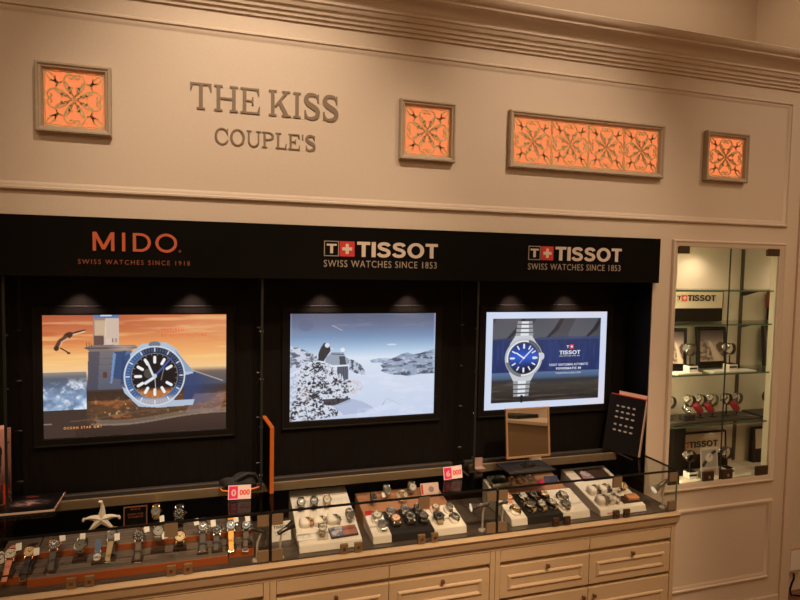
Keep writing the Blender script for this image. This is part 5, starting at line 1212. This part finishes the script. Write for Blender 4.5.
# guessed low sideboard and tray, added for tones in the tabletop mirror
t = thing('sideboard', 'guessed low cream sideboard by the right wall, added for the tabletop mirror reflection', 'sideboard', (3.11,-3.4,0))
onebox('body', (-.17,.195,-1.2,1.2,0,.80), mat('sideboard_paint', (.30,.21,.12), .5), t); onebox('top', (-.19,.195,-1.22,1.22,.8005,.83), PAINT, t)
tag(onebox('added_tray', (3.00,3.25,-3.9,-3.3,.8305,.87), FELT, None, .004), 'guessed black tray on the sideboard, added for the tabletop mirror reflection', 'tray')
# ------------------------------------------------------------------ camera
f, pitch, roll, yaw = 600., math.atan(34/600), .0189, R(17.5)
Fw = Vector((math.sin(yaw)*math.cos(pitch), math.cos(yaw)*math.cos(pitch), -math.sin(pitch)))
R0 = Vector((math.cos(yaw), -math.sin(yaw), 0)); U0 = R0.cross(Fw)
Rv = R0*math.cos(roll)+U0*math.sin(roll); Uv = U0*math.cos(roll)-R0*math.sin(roll)
cam = bpy.data.cameras.new('camera'); cam.sensor_width = 36; cam.lens = f/800*36; cam.clip_start = .05
co = bpy.data.objects.new('camera', cam); COL.objects.link(co)
Mx = Matrix((Rv, Uv, -Fw)).transposed().to_4x4(); Mx.translation = (0,-2.2616,1.7); co.matrix_world = Mx
bpy.context.scene.camera = co

# ------------------------------------------------------------------ light
WARM = (1,.78,.57); WARM2 = (1,.70,.44)
HOUS = mat('white_downlight_rim', (.7,.62,.5), .4)
def ceiling_lamp(x, y, tx, ty, tz, power, size, blend, w):
    t = thing('ceiling_downlight', 'round ceiling downlight '+w, 'downlight', (x,y,3.6), group='round ceiling downlights')
    bm = B(); lathe(bm, [(.045,-.0005),(.045,-.006),(.062,-.010),(.066,-.0005)], 28); obj('rim', bm, HOUS, t, True)
    bm = B(); lathe(bm, [(0,-.002),(.044,-.002)], 24); obj('lens', bm, LENS, t)
    spot('ceiling_spot', (x,y,3.58), (tx,ty,tz), power, size, blend, WARM if y > -2 else WARM2, .03)
for a in ((-1.1,-1.35,-1.0,0,1.9,25,56,1,'far left'),(.15,-1.35,.12,0,2.02,158,50,1,'above the shop name'),(1.5,-1.35,1.30,0,1.88,106,50,1,'above the long grille'),(2.95,-1.35,2.6,0,1.75,48,60,1,'near the right corner'),
          (.4,-2.1,.45,-.15,.70,330,34,1,'above the middle showcase'),(1.35,-2.1,1.38,-.17,.70,280,31,1,'above the right showcase'),(-.6,-2.1,-.4,-.15,.70,150,34,1,'above the left showcase'),
          (2.3,-2.2,2.4,0,.6,60,52,1,'in front of the wall cabinet'),(2.3,-3.6,3.31,-3.5,1.1,120,60,1,'added above the sideboard for the mirror reflection')):  # last lamp is added to brighten the wall reflected in the mirror
    ceiling_lamp(*a)
# soft room fill, an added area light without a fixture behind the viewer
al_ = bpy.data.lights.new('room_fill_light', 'AREA'); al_.shape = 'RECTANGLE'; al_.size = 4; al_.size_y = 2; al_.energy = 48; al_.color = (1,.66,.36)
ao = bpy.data.objects.new('room_fill_light', al_); COL.objects.link(ao); ao.location = (.6,-3.4,3.55)
# light in the ceiling recess above the crown moulding
a2 = bpy.data.lights.new('recess_light', 'AREA'); a2.shape = 'RECTANGLE'; a2.size = 5; a2.size_y = .2; a2.energy = 15; a2.color = (1,.76,.52)
a2o = bpy.data.objects.new('recess_light', a2); COL.objects.link(a2o); a2o.location = (.5,.35,3.58)
w = bpy.data.worlds.new('world'); bpy.context.scene.world = w; w.use_nodes = True
w.node_tree.nodes['Background'].inputs[0].default_value = (.02,.013,.008,1); w.node_tree.nodes['Background'].inputs[1].default_value = 1
sc = bpy.context.scene
sc.view_settings.view_transform = 'Standard'; sc.view_settings.look = 'None'; sc.view_settings.gamma = 1; sc.view_settings.use_curve_mapping = False; sc.view_settings.exposure = 0
